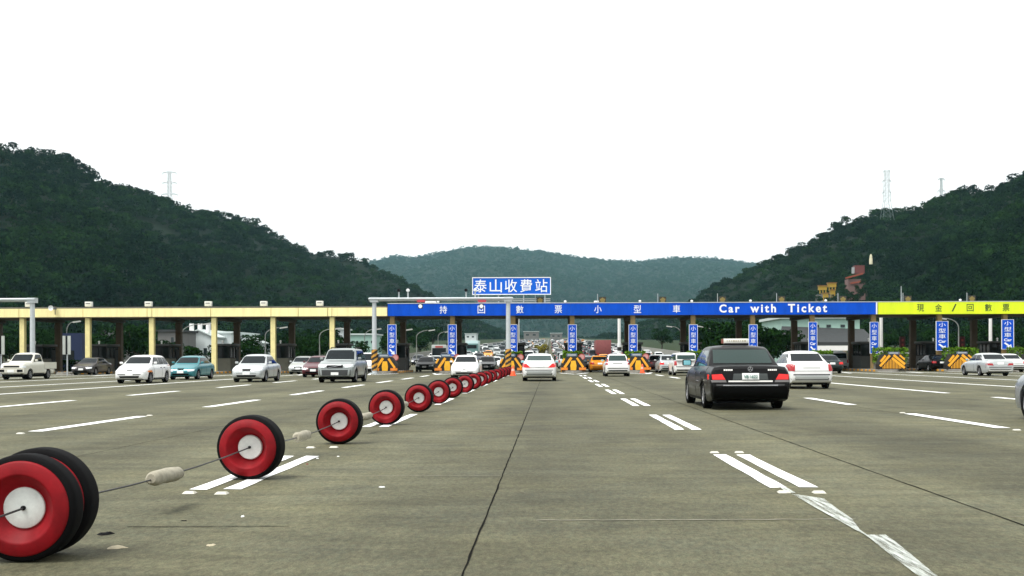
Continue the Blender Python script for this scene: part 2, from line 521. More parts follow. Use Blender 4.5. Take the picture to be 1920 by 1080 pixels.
def body_shape(sp):
    L, W, Ht = sp['L'], sp['W'] / 2, sp['H']
    f, b = L / 2, -L / 2
    xf = f - sp['fo']
    xr = xf - sp['wb']
    r = sp['r']
    Ra = r + 0.055
    hood, cowl, deck, tail, sill = sp['hood'], sp['cowl'], sp['deck'], sp['tail'], sp['sill']
    if sp['kind'] == 'pickup':
        zt_pts = [(b, .62), (b + .02, .66), (sp['xd'] - .02, .66), (sp['xd'], deck), (sp['xa'], cowl), (f - .35, hood + .05), (f - .12, hood - .01), (f - .03, hood - .08), (f, .55)]
    else:
        zt_pts = [(b, .56), (b + .015, tail - .22), (b + .05, tail - .07), (b + .13, tail - .008), (b + .24, tail),
                  (sp['xd'], deck), (sp['xa'], cowl), (sp['xa'] + .5 * (f - .4 - sp['xa']), (cowl + hood) / 2 + .055),
                  (f - .38, hood + .045), (f - .17, hood - .01), (f - .07, hood - .09), (f - .02, hood - .17), (f, .50)]
        zt_pts = sorted(zt_pts)
    zb_pts = [(b, .44), (b + .03, .34), (b + .10, sill + .06), (b + .45, sill), (f - .45, sill), (f - .12, sill + .01), (f - .03, sill + .07), (f, .36)]
    q0, q1, q2 = sp.get('tailplan', (.80, .875, .925))
    wp = [(b, q0), (b + .03, q1), (b + .10, q2), (b + .30, .965), (b + .8, .99), (0, 1), (f - .9, .99), (f - .45, .965), (f - .22, .92), (f - .08, .85), (f - .02, .77), (f, .70)]
    xs = set(np.round(np.linspace(b + .03, f - .03, 30), 4).tolist())
    for pts in (zt_pts, zb_pts, wp):
        xs |= {round(p[0], 4) for p in pts}
    for xc in (xf, xr):
        xs = {x for x in xs if not (Ra + .03 > abs(x - xc))}
        for k in range(-8, 9):
            xs.add(round(xc + Ra * math.sin(k / 8 * math.pi / 2), 4))
        xs |= {round(xc - Ra - .004, 4), round(xc + Ra + .004, 4)}
    xs = sorted(x for x in xs if b - 1e-6 <= x <= f + 1e-6)
    ip = lambda pts, x: float(np.interp(x, [p[0] for p in pts], [p[1] for p in pts]))
    secs = [(0, .945), (.12, .975), (.3, .993), (.5, 1.0), (.68, .995), (.82, .975), (.92, .945), (1, .885)]
    def wsec(t):
        return float(np.interp(t, [q[0] for q in secs], [q[1] for q in secs]))
    prof = []
    for x in xs:
        zt, zb0 = ip(zt_pts, x), ip(zb_pts, x)
        zb = zb0
        for xc in (xf, xr):
            if abs(x - xc) <= Ra + 1e-5:
                zb = max(zb, r + math.sqrt(max(Ra * Ra - (x - xc) ** 2, 0)))
        w = W * ip(wp, x)
        span = max(zt - zb0, .05)
        row = [(0, zb), (w * .80, zb)]
        ts = np.linspace((zb - zb0) / span, 1, 9)
        for t in ts:
            row.append((w * wsec(t), zb0 + span * t))
        crown = .035 if sp['kind'] != 'pickup' or x > sp['xd'] else .0
        row += [(w * .70, zt + crown * .62), (w * .36, zt + crown * .94), (0, zt + crown)]
        prof.append([(x, y, z) for y, z in row])
    m = MB()
    nrow = len(prof[0])
    ring = []
    for row in prof:
        full = row[:-1] + [row[-1]] + [(x, -y, z) for x, y, z in row[-2:0:-1]]
        ring.append(full)
    nn = len(ring[0])
    vs = [p for rg in ring for p in rg]
    fs = []
    for i in range(len(ring) - 1):
        for k in range(nn):
            fs.append((i * nn + k, i * nn + (k + 1) % nn, (i + 1) * nn + (k + 1) % nn, (i + 1) * nn + k))
    fs += [tuple(range(nn)), tuple(range((len(ring) - 1) * nn, len(ring) * nn))]
    m.add(vs, fs)
    # greenhouse
    xa, xb, xc, xd = sp['xa'], sp['xb'], sp['xc'], sp['xd']
    rt = [(xd, deck + .005), (xd + (xc - xd) * .90, Ht - .085), (xc + .03, Ht - .052), (xc + .16, Ht - .022), ((xb + xc) / 2, Ht - .004), (xb - .25, Ht - .016), (xb - .06, Ht - .05), (xb + (xa - xb) * .07, Ht - .085), (xa, cowl + .005)]
    gx = sorted({round(x, 4) for x in [p[0] for p in rt] + list(np.linspace(xd, xa, 22))})
    rows = []
    wr = W * sp['roof']
    for x in gx:
        zt = ip(rt, x)
        zb = float(np.interp(x, [xd, xa], [deck, cowl])) - .03
        wb_ = W * .885 * ip(wp, x)
        hgt = max(zt - zb, .004)
        wz = lambda z: wb_ + (wr - wb_) * min(max((z - zb) / (Ht - zb), 0), 1) ** 1.15
        kk = min(1, hgt / .3)
        row = [(wz(zb + hgt * q), zb + hgt * q) for q in (0, .3, .6)]
        row += [(wz(zt) + .0, zt - .085 * kk), (wz(zt) - .03 * kk, zt - .035 * kk), (wz(zt) - .085 * kk, zt - .008 * kk), (wz(zt) * .62, zt + .012 * kk), (wz(zt) * .3, zt + .02 * kk), (0, zt + .022 * kk)]
        rows.append([(x, y, z) for y, z in row])
    vs, fs = [], []
    gring = [row + [(x, -y, z) for x, y, z in row[-2::-1]] for row in rows]
    gn = len(gring[0])
    vs = [p for rg in gring for p in rg]
    for i in range(len(gring) - 1):
        for k in range(gn - 1):
            fs.append((i * gn + k, i * gn + k + 1, (i + 1) * gn + k + 1, (i + 1) * gn + k))
    fs += [tuple(range(gn)), tuple(range((len(gring) - 1) * gn, len(gring) * gn))]
    m.add(vs, fs)
    bvh = BVHTree.FromPolygons(m.v, m.f)
    return m, bvh, xf, xr, Ra

def decal(m, bvh, side, quad, off=.006, nu=6, nv=4, mi=0):
    """a panel that follows the bodywork. side: f, r, l, s (right) or t; quad = 4 corners (a, b) in the plane across that view"""
    q = [Vector((c[0], c[1], 0)) for c in quad]
    dirs = {'f': Vector((-1, 0, 0)), 'r': Vector((1, 0, 0)), 'l': Vector((0, -1, 0)), 's': Vector((0, 1, 0)), 't': Vector((0, 0, -1))}
    d = dirs[side]
    top, bot = [], []
    for j in range(nv + 1):
        for i in range(nu + 1):
            u, v = i / nu, j / nv
            p = (q[0] * (1 - u) + q[1] * u) * (1 - v) + (q[3] * (1 - u) + q[2] * u) * v
            a, b = p.x, p.y
            o = {'f': Vector((9, a, b)), 'r': Vector((-9, a, b)), 'l': Vector((a, 9, b)), 's': Vector((a, -9, b)), 't': Vector((a, b, 9))}[side]
            hit, nr, _, _ = bvh.ray_cast(o, d)
            if hit is None:
                hit, nr, _, _ = bvh.find_nearest(o + d * 7.4)
            if nr.dot(d) > 0:
                nr = -nr
            top.append(hit + nr * off)
            bot.append(hit - nr * .012)
    n = nu + 1
    N = len(top)
    vs = top + bot
    fs = [(j * n + i, j * n + i + 1, (j + 1) * n + i + 1, (j + 1) * n + i) for j in range(nv) for i in range(nu)]
    edge = [i for i in range(n)] + [j * n + nu for j in range(1, nv + 1)] + [nv * n + i for i in range(nu - 1, -1, -1)] + [j * n for j in range(nv - 1, 0, -1)]
    for a, b in zip(edge, edge[1:] + edge[:1]):
        fs.append((a, b, N + b, N + a))
    m.add(vs, fs, mi)

WHEELS = {}
def wheel_meshes(r, n=28):
    if (r, n) in WHEELS:
        return WHEELS[(r, n)]
    t = MB()
    w = .20
    t.lathe([(r * .66, w * .42), (r * .70, w * .5), (r * .88, w * .52), (r * .97, w * .44), (r, w * .30), (r, -w * .30), (r * .97, -w * .44), (r * .88, -w * .52), (r * .70, -w * .5), (r * .66, -w * .42)], n=n)
    t.lathe([(r * .66, w * .30), (.001, w * .30)], n=n)
    t.lathe([(r * .66, -w * .30), (.001, -w * .30)], n=n)
    tm = t.mesh('tyre', RUBBER, 40)
    k = MB()
    for s in (1, -1):
        k.lathe([(r * .67, s * w * .44), (r * .61, s * w * .46), (r * .58, s * w * .36), (r * .59, s * w * .31)], n=n)
        k.lathe([(r * .20, s * w * .33), (r * .19, s * w * .42), (.001, s * w * .44)], n=12)
        for i in range(7):
            a = i * 2 * math.pi / 7
            c, s2 = math.cos(a), math.sin(a)
            q = Matrix.Rotation(-a, 3, 'Y')
            k.box((c * r * .39, s * w * .38, s2 * r * .39), (r * .44, w * .10, r * .15), q)
    km = k.mesh('rim', RIM, 40)
    WHEELS[(r, n)] = (tm, km)
    return WHEELS[(r, n)]

def make_car(name, label, cat, sp, pm, at, face, group=None, detail=1, brake=False, front_tone=None, bumper=None, extras=(),
             tail=None, head=None, grille=None, plates='fr', glass=None, cladding=None, rear_strip=None, amber=True, merge=False, rim=True, gaps=None):
    """at = ground point under the middle of the nearer axle; face = 'away' or 'near'"""
    glass = glass or GLASS
    m, bvh, xf, xr, Ra = body_shape(sp)
    L, W, Ht = sp['L'], sp['W'] / 2, sp['H']
    root = empty(name)
    body = m.build('body', pm, root, smooth=38)
    xa, xb, xc, xd = sp['xa'], sp['xb'], sp['xc'], sp['xd']
    cowl, deck, hood, tz, sill = sp['cowl'], sp['deck'], sp['hood'], sp['tail'], sp['sill']
    f, b = L / 2, -L / 2
    def part(nm, side, quads, mt, off=.006, nu=6, nv=4):
        k = MB()
        for q in quads:
            decal(k, bvh, side, q, off, nu, nv)
        return k.build(nm, mt, root, smooth=40)
    # glazing
    wz = lambda z, zb: W * (.885 + (sp['roof'] - .885) * ((z - zb) / (Ht - zb)) ** 1.15)
    z0, z1 = cowl + .075, Ht - .095
    part('windscreen', 'f', [[(-wz(z0, cowl) + .10, z0), (wz(z0, cowl) - .10, z0), (wz(z1, cowl) - .075, z1), (-wz(z1, cowl) + .075, z1)]], glass, nu=8)
    z0r = deck + (.06 if sp['kind'] == 'sedan' else .05)
    z1r = Ht - (.10 if sp['kind'] != 'van' else .16)
    part('rear_window', 'r', [[(-wz(z0r, deck) + .13, z0r), (wz(z0r, deck) - .13, z0r), (wz(z1r, deck) - .085, z1r), (-wz(z1r, deck) + .085, z1r)]], glass, nu=8)
    zlo, zhi = (cowl + deck) / 2 + .02, Ht - .115
    def edge(z, x0, x1, zz):
        return x0 + (x1 - x0) * (z - zz) / (Ht - .05 - zz)
    xf0, xf1 = edge(zlo, xa, xb, cowl) - .17, edge(zhi, xa, xb, cowl) - .10
    xr0, xr1 = edge(zlo, xd, xc, deck) + .17, edge(zhi, xd, xc, deck) + .11
    if sp['kind'] == 'pickup':
        spl = [(0, 1)]
    elif sp['kind'] == 'sedan':
        spl = [(0, .47), (.50, 1)]
    else:
        spl = [(0, .36), (.385, .70), (.725, 1)]
    for side in ('l', 's'):
        for s0, s1 in spl:
            A = lambda t: xf0 + (xr0 - xf0) * t
            B = lambda t: xf1 + (xr1 - xf1) * t
            # the pillar between the doors stays upright
            bx = lambda t: A(t) if t in (0, 1) else (A(t) + B(t)) / 2
            tx = lambda t: B(t) if t in (0, 1) else (A(t) + B(t)) / 2
            part('side_window', side, [[(bx(s0), zlo), (bx(s1), zlo), (tx(s1), zhi), (tx(s0), zhi)]], glass, nu=6, nv=4)
    # doors: shut lines and handles
    if detail >= 1 and sp['kind'] != 'pickup':
        xs_ = [xf - Ra - .09, (xf0 + xr0) / 2 * .5 + (xf1 + xr1) / 2 * .5 + .05, max(xr + Ra * .75, xd + .2)]
        gw = .012 + .004 * detail
        for side in ('l', 's'):
            part('door_gap', side, [[(x - gw / 2, sill + .08), (x + gw / 2, sill + .08), (x + gw / 2, zlo - .03), (x - gw / 2, zlo - .03)] for x in xs_], BLACK, .003, 1, 6)
            for x in xs_[1:]:
                part('door_handle', side, [[(x + .08, cowl - .15), (x + .24, cowl - .15), (x + .24, cowl - .12), (x + .08, cowl - .12)]], bumper or pm, .02, 2, 1)
    # front
    hd = head or [(.52, hood - .20), (.90, hood - .17), (.90, hood - .06), (.50, hood - .08)]
    for s in (1, -1):
        part('headlight', 'f', [[(s * q[0] * W, q[1]) for q in hd]], LAMP_W, .012)
    gr = grille or [(.36, hood - .19, hood - .07)]
    part('grille', 'f', [[(-g[0] * W, g[1]), (g[0] * W, g[1]), (g[0] * W * 1.05, g[2]), (-g[0] * W * 1.05, g[2])] for g in gr], BLACK, .008)
    if detail >= 1:
        part('bumper_seam', 'f', [[(-.90 * W, hood - .27), (.90 * W, hood - .27), (.90 * W, hood - .255), (-.90 * W, hood - .255)]], BLACK, .004, 10, 1)
        for side in ('l', 's'):
            part('sill_trim', side, [[(xr + Ra + .03, sill + .01), (xf - Ra - .03, sill + .01), (xf - Ra - .03, sill + .07), (xr + Ra + .03, sill + .07)]], BLACK, .006, 6, 1)
    part('air_intake', 'f', [[(-.55 * W, sill + .08), (.55 * W, sill + .08), (.6 * W, sill + .18), (-.6 * W, sill + .18)]], BLACK, .006)
    if 'f' in plates:
        part('license_plate', 'f', [[(-.19, .40), (.19, .40), (.19, .54), (-.19, .54)]], PLATE, .02, 2, 2)
    if front_tone:
        part('front_bumper', 'f', [[(-.97 * W, sill + .08), (.97 * W, sill + .08), (.97 * W, front_tone[0]), (-.97 * W, front_tone[0])]], front_tone[1], .010, 12, 4)
        part('rear_bumper', 'r', [[(-.97 * W, sill + .10), (.97 * W, sill + .10), (.97 * W, front_tone[0]), (-.97 * W, front_tone[0])]], front_tone[1], .010, 12, 4)
    # rear
    tl = tail or ([(.55, tz - .24), (.93, tz - .24), (.91, tz - .08), (.58, tz - .08)] if sp['kind'] == 'sedan' else [(.72, tz - .32), (.93, tz - .32), (.90, tz - .03), (.74, tz - .03)])
    for s in (1, -1):
        o = part('tail_light', 'r', [[(s * q[0] * W, q[1]) for q in tl]], LAMP_RON if brake else LAMP_R, .014)
    if 'r' in plates:
        pz = tz - .18 if sp['kind'] == 'sedan' else tz - .26
        part('license_plate', 'r', [[(-.19, pz - .07), (.19, pz - .07), (.19, pz + .07), (-.19, pz + .07)]], PLATE, .016, 2, 2)
    bz = tz - .40
    part('bumper_trim', 'r', [[(-.95 * W, bz - .025), (.95 * W, bz - .025), (.95 * W, bz + .015), (-.95 * W, bz + .015)]], bumper or BLACK, .010, 12, 1)
    part('rear_valance', 'r', [[(-.86 * W, sill + .14), (.86 * W, sill + .14), (.9 * W, sill + .22), (-.9 * W, sill + .22)]], UNDER, .008, 10, 1)
    if detail >= 1 and sp['kind'] == 'sedan':
        part('boot_gap', 'r', [[(-.90 * W, tz - .275), (.90 * W, tz - .275), (.90 * W, tz - .262), (-.90 * W, tz - .262)]], BLACK, .003, 10, 1)
    for nm, side, quads, mt, off in extras:
        part(nm, side, quads, mt, off, 8, 3)
    # mirrors
    for s in (1, -1):
        mw = 1.0 if detail < 3 else 1.35
        k = bevel_box('mirror', (.09, .17 * mw, .12 * mw), pm if detail < 3 else BLACK, .03, root, (xa - .28, s * (W * .885 + .13 * mw), cowl + .11))
        if detail >= 2:
            g = MB()
            g.box((xa - .328, s * (W * .885 + .13 * mw), cowl + .11), (.006, .13 * mw, .085 * mw))
            g.build('mirror_glass', mat('mirror_glass', (.25, .62, .70), rough=.08, metal=.3), k)
    # chassis and wheels
    u = MB()
    u.box(((xf + xr) / 2, 0, .30), (L - .5, W * 1.50, .26))
    u.box(((xf + xr) / 2, 0, .47), (sp['wb'] + .5, W * 1.30, .20))
    u.build('underbody', UNDER, root)
    tm, km = wheel_meshes(sp['r'], 28 if detail < 3 else 40)
    for x in (xf, xr):
        for s in (1, -1):
            w = link('wheel', tm, root)
            w.location = (x, s * (W - .125), sp['r'])
            if rim:
                link('rim', km, w)
    # place
    if at is not None:
        at = Vector(at)
        if face == 'away':
            root.rotation_euler = (0, 0, math.pi / 2)
            root.location = (at.x, at.y - xr, 0)
        else:
            root.rotation_euler = (0, 0, -math.pi / 2)
            root.location = (at.x, at.y + xf, 0)
    tag(root, label, cat, group)
    return root, bvh, part

# ------------------------------------------------------------------ ground, road, markings
YS = [-60, -20, 0, 20, 60, 90, 112] + [112 + 10 * k for k in range(1, 8)] + [200, 230, 260, 300, 350, 400, 450, 500, 560, 620, 700, 800, 900, 1050, 1200, 1400, 1700, 2000, 2400, 2900, 3600, 4600]

def sheet(name, xs_at, ys, dz, m):
    vs, fs, n = [], [], None
    for y in ys:
        row = xs_at(y)
        n = len(row)
        vs += [(x, y, float(terrain(y)) + dz) for x in row]
    for j in range(len(ys) - 1):
        for i in range(n - 1):
            fs.append((j * n + i, j * n + i + 1, (j + 1) * n + i + 1, (j + 1) * n + i))
    me = bpy.data.meshes.new(name)
    me.from_pydata(vs, [], fs)
    me.materials.append(m)
    return struct(link(name, me))

GROUND = mat('ground_scrub', (0.022, 0.035, 0.014), rough=0.95, var=0.4, scale=0.2, spec=0.1)

def concrete_road():
    m = bpy.data.materials.new('concrete_road')
    m.use_nodes = True
    n, l = m.node_tree.nodes, m.node_tree.links
    b = n['Principled BSDF']
    b.inputs['Roughness'].default_value = 0.82
    b.inputs['Specular IOR Level'].default_value = 0.22
    tc = n.new('ShaderNodeTexCoord')
    def noise(scale, detail, stretch=(1, 1, 1), rough=0.6):
        mp = n.new('ShaderNodeMapping')
        mp.inputs['Scale'].default_value = stretch
        l.new(tc.outputs['Object'], mp.inputs['Vector'])
        z = n.new('ShaderNodeTexNoise')
        z.inputs['Scale'].default_value = scale
        z.inputs['Detail'].default_value = detail
        z.inputs['Roughness'].default_value = rough
        l.new(mp.outputs[0], z.inputs['Vector'])
        return z.outputs['Fac']
    def rng(v, a, c, f0=0.3, f1=0.7):
        r = n.new('ShaderNodeMapRange')
        r.inputs['From Min'].default_value, r.inputs['From Max'].default_value = f0, f1
        r.inputs['To Min'].default_value, r.inputs['To Max'].default_value = a, c
        l.new(v, r.inputs['Value'])
        return r.outputs[0]
    def mul(a, c):
        k = n.new('ShaderNodeMath')
        k.operation = 'MULTIPLY'
        l.new(a, k.inputs[0])
        l.new(c, k.inputs[1])
        return k.outputs[0]
    worn = rng(noise(0.45, 6, (1, 0.5, 1), .65), 0.70, 1.34)          # broad worn patches
    lane = rng(noise(0.55, 3, (1, 0.02, 1)), 0.84, 1.16)         # long streaks down each lane
    scuff = rng(noise(1.4, 8, (0.45, 1.5, 1), .72), 0.72, 1.34)        # tined, scuffed surface across the lane
    grain = rng(noise(26, 4, (1, 0.45, 1), 0.8), 0.62, 1.40)
    fine = rng(noise(120, 2, (1, 0.6, 1), 0.8), 0.66, 1.36)
    v = mul(mul(mul(worn, lane), mul(scuff, grain)), fine)
    hue = n.new('ShaderNodeMixRGB')
    l.new(rng(noise(0.8, 4), 0, 1, .35, .65), hue.inputs[0])
    hue.inputs[1].default_value = ROAD_A
    hue.inputs[2].default_value = ROAD_B
    hue2 = n.new('ShaderNodeMixRGB')
    l.new(rng(noise(17, 2, (1, .5, 1)), 0, .5, .35, .65), hue2.inputs[0])
    l.new(hue.outputs[0], hue2.inputs[1])
    hue2.inputs[2].default_value = ROAD_C
    sc = n.new('ShaderNodeVectorMath')
    sc.operation = 'SCALE'
    l.new(hue2.outputs[0], sc.inputs[0])
    l.new(v, sc.inputs['Scale'])
    # oil and rubber laid down along the middle of every lane
    sx = n.new('ShaderNodeSeparateXYZ')
    l.new(tc.outputs['Object'], sx.inputs[0])
    ph = n.new('ShaderNodeMath'); ph.operation = 'MULTIPLY_ADD'
    l.new(sx.outputs['X'], ph.inputs[0]); ph.inputs[1].default_value = 2 * math.pi / 5.35; ph.inputs[2].default_value = 0.47
    cs = n.new('ShaderNodeMath'); cs.operation = 'COSINE'
    l.new(ph.outputs[0], cs.inputs[0])
    band = rng(cs.outputs[0], 1.06, 0.84, 0.1, 1.0)
    v2 = n.new('ShaderNodeVectorMath'); v2.operation = 'SCALE'
    l.new(sc.outputs[0], v2.inputs[0]); l.new(band, v2.inputs['Scale'])
    sc = v2
    # oil-dark smudges with ragged edges
    sm = rng(noise(0.35, 7, (1, 0.5, 1), 0.7), 1.0, 0.60, .56, .68)
    s2 = n.new('ShaderNodeVectorMath')
    s2.operation = 'SCALE'
    l.new(sc.outputs[0], s2.inputs[0])
    l.new(sm, s2.inputs['Scale'])
    l.new(s2.outputs[0], b.inputs['Base Color'])
    bp = n.new('ShaderNodeBump')
    bp.inputs['Strength'].default_value = 0.35
    bp.inputs['Distance'].default_value = 0.01
    l.new(noise(60, 3, (1, .6, 1), .7), bp.inputs['Height'])
    l.new(bp.outputs[0], b.inputs['Normal'])
    return m

ROAD_A, ROAD_B, ROAD_C = (0.082, 0.081, 0.045, 1), (0.076, 0.079, 0.050, 1), (0.087, 0.077, 0.046, 1)
ROAD = concrete_road()
sheet('ground', lambda y: [-3000, -900, -300, -95, -40, 0, 40, 95, 300, 900, 3000], YS, 0, GROUND)
def road_x(y):
    w = float(np.interp(y, [0, 112, 190, 4000], [82, 82, 24, 24]))
    return [-w, -w * .6, -w * .3, 0, w * .3, w * .6, w]
sheet('road', road_x, [y for y in YS if y <= 1400], 0.012, ROAD)

def marking_material():
    m = bpy.data.materials.new('road_paint')
    m.use_nodes = True
    n, l = m.node_tree.nodes, m.node_tree.links
    b = n['Principled BSDF']
    b.inputs['Roughness'].default_value = 0.7
    tc = n.new('ShaderNodeTexCoord')
    z = n.new('ShaderNodeTexNoise')
    z.inputs['Scale'].default_value = 9
    z.inputs['Detail'].default_value = 8
    z.inputs['Roughness'].default_value = .75
    l.new(tc.outputs['Object'], z.inputs['Vector'])
    r = n.new('ShaderNodeValToRGB')
    r.color_ramp.elements[0].position, r.color_ramp.elements[0].color = .26, (.50, .50, .46, 1)
    r.color_ramp.elements[1].position, r.color_ramp.elements[1].color = .46, (.88, .90, .88, 1)
    l.new(z.outputs['Fac'], r.inputs[0])
    l.new(r.outputs[0], b.inputs['Base Color'])
    return m
PAINT = marking_material()

mk = MB()
def ztop(y):
    return float(terrain(y)) + .018
rj = random.Random(3)
def stripe(p, q, w, lift=0.0):
    p, q = Vector((p[0], p[1])), Vector((q[0], q[1]))
    d = (q - p).normalized()
    nrm = Vector((-d.y, d.x)) * w / 2
    n = max(2, int((q - p).length / .5))
    vs = []
    for i in range(n + 1):
        c = p.lerp(q, i / n)
        j1, j2 = rj.uniform(-.008, .008), rj.uniform(-.008, .008)
        for s, j in ((1, j1), (-1, j2)):
            e = c + nrm * s + nrm.normalized() * j + d * (rj.uniform(-.05, .05) if i in (0, n) else 0)
            vs.append((e.x, e.y, ztop(e.y) + lift))
    mk.add(vs, [(2 * i, 2 * i + 1, 2 * i + 3, 2 * i + 2) for i in range(n)])
for k in range(8):
    y = 10.2 + 9.35 * k
    ln = 3.5 if k == 0 else 4.4
    if k == 7: ln = 3
    dx = .0 if k == 0 else .07
    for x in (2.08 + dx, 2.36 + dx):
        stripe((x, y if k == 0 else y - 1.1), (x, y + ln if k == 0 else y + ln - .6), .16)
    for x in (-3.2, -2.9):
        stripe((x, y), (x, y + ln), .16)
for k in range(-1, 8):
    y = 18.6 + 9.3 * k
    for x in (-8.55, 7.55):
        if y > 0: stripe((x, y), (x, y + 4.9), .25)
    if k < 3:
        for x in (-14.0, 13.05):
            if (y > 20 or y < 0 or k == 0) and k < (2 if x < 0 else 1): stripe((x, y + 9.4), (x, y + 14.3), .25)
for k in range(2, 6):
    y = 28.3 + 9.5 * k
    stripe((-14.0, y), (-14.0, y + 5), .25)
for x, y0 in ((13.05, 36.7), (18.3, 39), (23.7, 41), (29, 40), (34, 40), (39, 40), (-19.2, 36), (-24.2, 40), (-30, 40), (-35.2, 42), (-40.5, 42)):
    stripe((x, y0), (x, 90), .24)
# pointed gores in front of the islands
for x in (-13.3, -8.2, -3.0, 1.95, 7.1, 12.2, 17.3, 22.3, 27.6, 33.2, 38.7, -18.5, -23.5, -28.5, -33.8, -39.2):
    stripe((x - 1.15, 90.2), (x - .08, 83), .22, .004)
    stripe((x + 1.15, 90.2), (x + .08, 83), .22, .008)
    stripe((x - 1.2, 90.1), (x + 1.2, 90.1), .3, .012)
# lane lines of the highway climbing away
for x in (-20, -16.3, -12.6, -8.9, -5.2, 4.6, 8.3, 12, 15.7, 19.4):
    y = 195
    while y < 700:
        stripe((x, y), (x, y + 5), .2)
        y += 12
struct(mk.build('lane_marking', PAINT))

def worn_material():
    m = bpy.data.materials.new('worn_paint')
    m.use_nodes = True
    n, l = m.node_tree.nodes, m.node_tree.links
    b = n['Principled BSDF']
    b.inputs['Base Color'].default_value = (.56, .60, .56, 1)
    b.inputs['Roughness'].default_value = .8
    tc = n.new('ShaderNodeTexCoord')
    z = n.new('ShaderNodeTexNoise')
    mp = n.new('ShaderNodeMapping')
    mp.inputs['Scale'].default_value = (5, .35, 1)
    l.new(tc.outputs['Object'], mp.inputs['Vector'])
    l.new(mp.outputs[0], z.inputs['Vector'])
    z.inputs['Scale'].default_value, z.inputs['Detail'].default_value, z.inputs['Roughness'].default_value = 5, 9, .75
    r = n.new('ShaderNodeMapRange')
    r.inputs['From Min'].default_value, r.inputs['From Max'].default_value = .36, .66
    l.new(z.outputs['Fac'], r.inputs['Value'])
    l.new(r.outputs[0], b.inputs['Alpha'])
    return m
wk = MB()
def ribbon(rows):
    """rows of (left px, right px, py): an irregular scrap of paint lying on the road"""
    vs = []
    for a, c, y in rows:
        for x in (a, c):
            p = G(x, y)
            vs.append((p.x, p.y, .020))
    wk.add(vs, [(2 * i, 2 * i + 1, 2 * i + 3, 2 * i + 2) for i in range(len(rows) - 1)])
ribbon([(1484, 1486, 930), (1500, 1545, 939), (1530, 1568, 957), (1568, 1598, 978), (1603, 1612, 998), (1622, 1626, 1008)])
ribbon([(1622, 1660, 1008), (1640, 1680, 1022), (1662, 1702, 1040), (1690, 1728, 1062), (1716, 1752, 1082), (1760, 1790, 1110)])
ribbon([(1420, 1425, 890), (1446, 1454, 905), (1476, 1492, 928)])
struct(wk.build('worn_marking', worn_material()))

# joints in the concrete
jm = MB()
def joint(pts, w0, w1=None):
    vs = []
    rr = random.Random(5)
    for i, (x, y) in enumerate(pts):
        a, b = Vector(pts[max(i - 1, 0)]), Vector(pts[min(i + 1, len(pts) - 1)])
        d = (b - a).normalized()
        nr = Vector((-d.y, d.x))
        w = rr.uniform(w0, w1 or w0 * 1.7) / 2
        j = rr.uniform(-.0035, .0035)
        for s in (1, -1):
            vs.append((x + nr.x * (s * w + j), y + nr.y * (s * w + j), .0165))
    jm.add(vs, [(2 * i, 2 * i + 1, 2 * i + 3, 2 * i + 2) for i in range(len(pts) - 1)])
yy = [3 + .25 * k for k in range(120)] + [33 + 1.0 * k for k in range(57)]
joint([(-.48, y) for y in yy], .009, .017)
joint([(3.30 + .004 * y, y) for y in yy], .010, .018)
joint([(7.35, y) for y in yy], .010, .016)
joint([(-5.8, y) for y in yy], .006, .012)
joint([(-11.3, y) for y in yy], .006, .012)
joint([(-3.0 + .05 * k, 7.95 + .004 * math.sin(k)) for k in range(24)], .010, .020)
for y in (17.2, 28.9, 40.5):
    joint([(-12 + .3 * k, y) for k in range(82)], .006, .012)
struct(jm.build('pavement_joint', mat('joint_tar', (0.006, 0.006, 0.005), rough=.95, spec=.05)))
jl = MB()
jm2, jm = jm, jl
joint([(-2.9 + .06 * k, 11.35 + .006 * math.sin(k * 1.7)) for k in range(41)], .012, .024)
joint([(-.1 + .06 * k, 8.2 + .008 * math.sin(k * 1.3)) for k in range(40)], .014, .03)
joint([(3.4 + .08 * k, 8.3 + .008 * math.sin(k * 1.3)) for k in range(40)], .006, .014)
struct(jl.build('pale_joint', mat('joint_pale', (0.21, 0.20, 0.15), rough=.9, var=.3, scale=5)))

# ------------------------------------------------------------------ hills
hill('left_hill',
     [(-900, 230, 540), (-420, 205, 600), (-200, 235, 640), (0, 270, 700), (80, 281, 712), (130, 291, 722), (165, 315, 730), (190, 341, 742), (250, 346, 775), (290, 360, 795), (340, 384, 820), (400, 393, 850), (460, 405, 880), (500, 424, 905), (545, 452, 930), (590, 467, 960), (640, 474, 990), (690, 488, 1020), (740, 514, 1060), (790, 548, 1110), (850, 585, 1160), (920, 612, 1220), (985, 634, 1280)],
     [(-900, 210), (-480, 245), (-150, 300), (200, 400), (560, 580), (840, 880), (990, 1300)],
     110, 26, 8000, (2.5, 4.9), 130, 0.27, LEAF_HILL, 3, 4.6, bumps=6, extra_ridge=120, fname='left_hill_forest')
hill('right_hill',
     [(2700, 240, 450), (2260, 235, 520), (2050, 280, 580), (1920, 322, 620), (1880, 342, 632), (1850, 347, 645), (1800, 352, 665), (1760, 367, 682), (1730, 380, 695), (1690, 387, 712), (1650, 393, 730), (1600, 403, 750), (1560, 421, 772), (1500, 456, 805), (1450, 481, 840), (1420, 493, 865), (1400, 506, 885), (1370, 530, 920), (1340, 552, 960), (1300, 580, 1010), (1240, 606, 1090), (1160, 632, 1180), (1090, 645, 1290)],
     [(2700, 190), (2350, 220), (2050, 265), (1700, 390), (1420, 600), (1200, 900), (1085, 1320)],
     110, 26, 7600, (2.2, 4.5), 130, 0.27, LEAF_HILL, 11, 4.2, bumps=6, extra_ridge=150, fname='right_hill_forest')
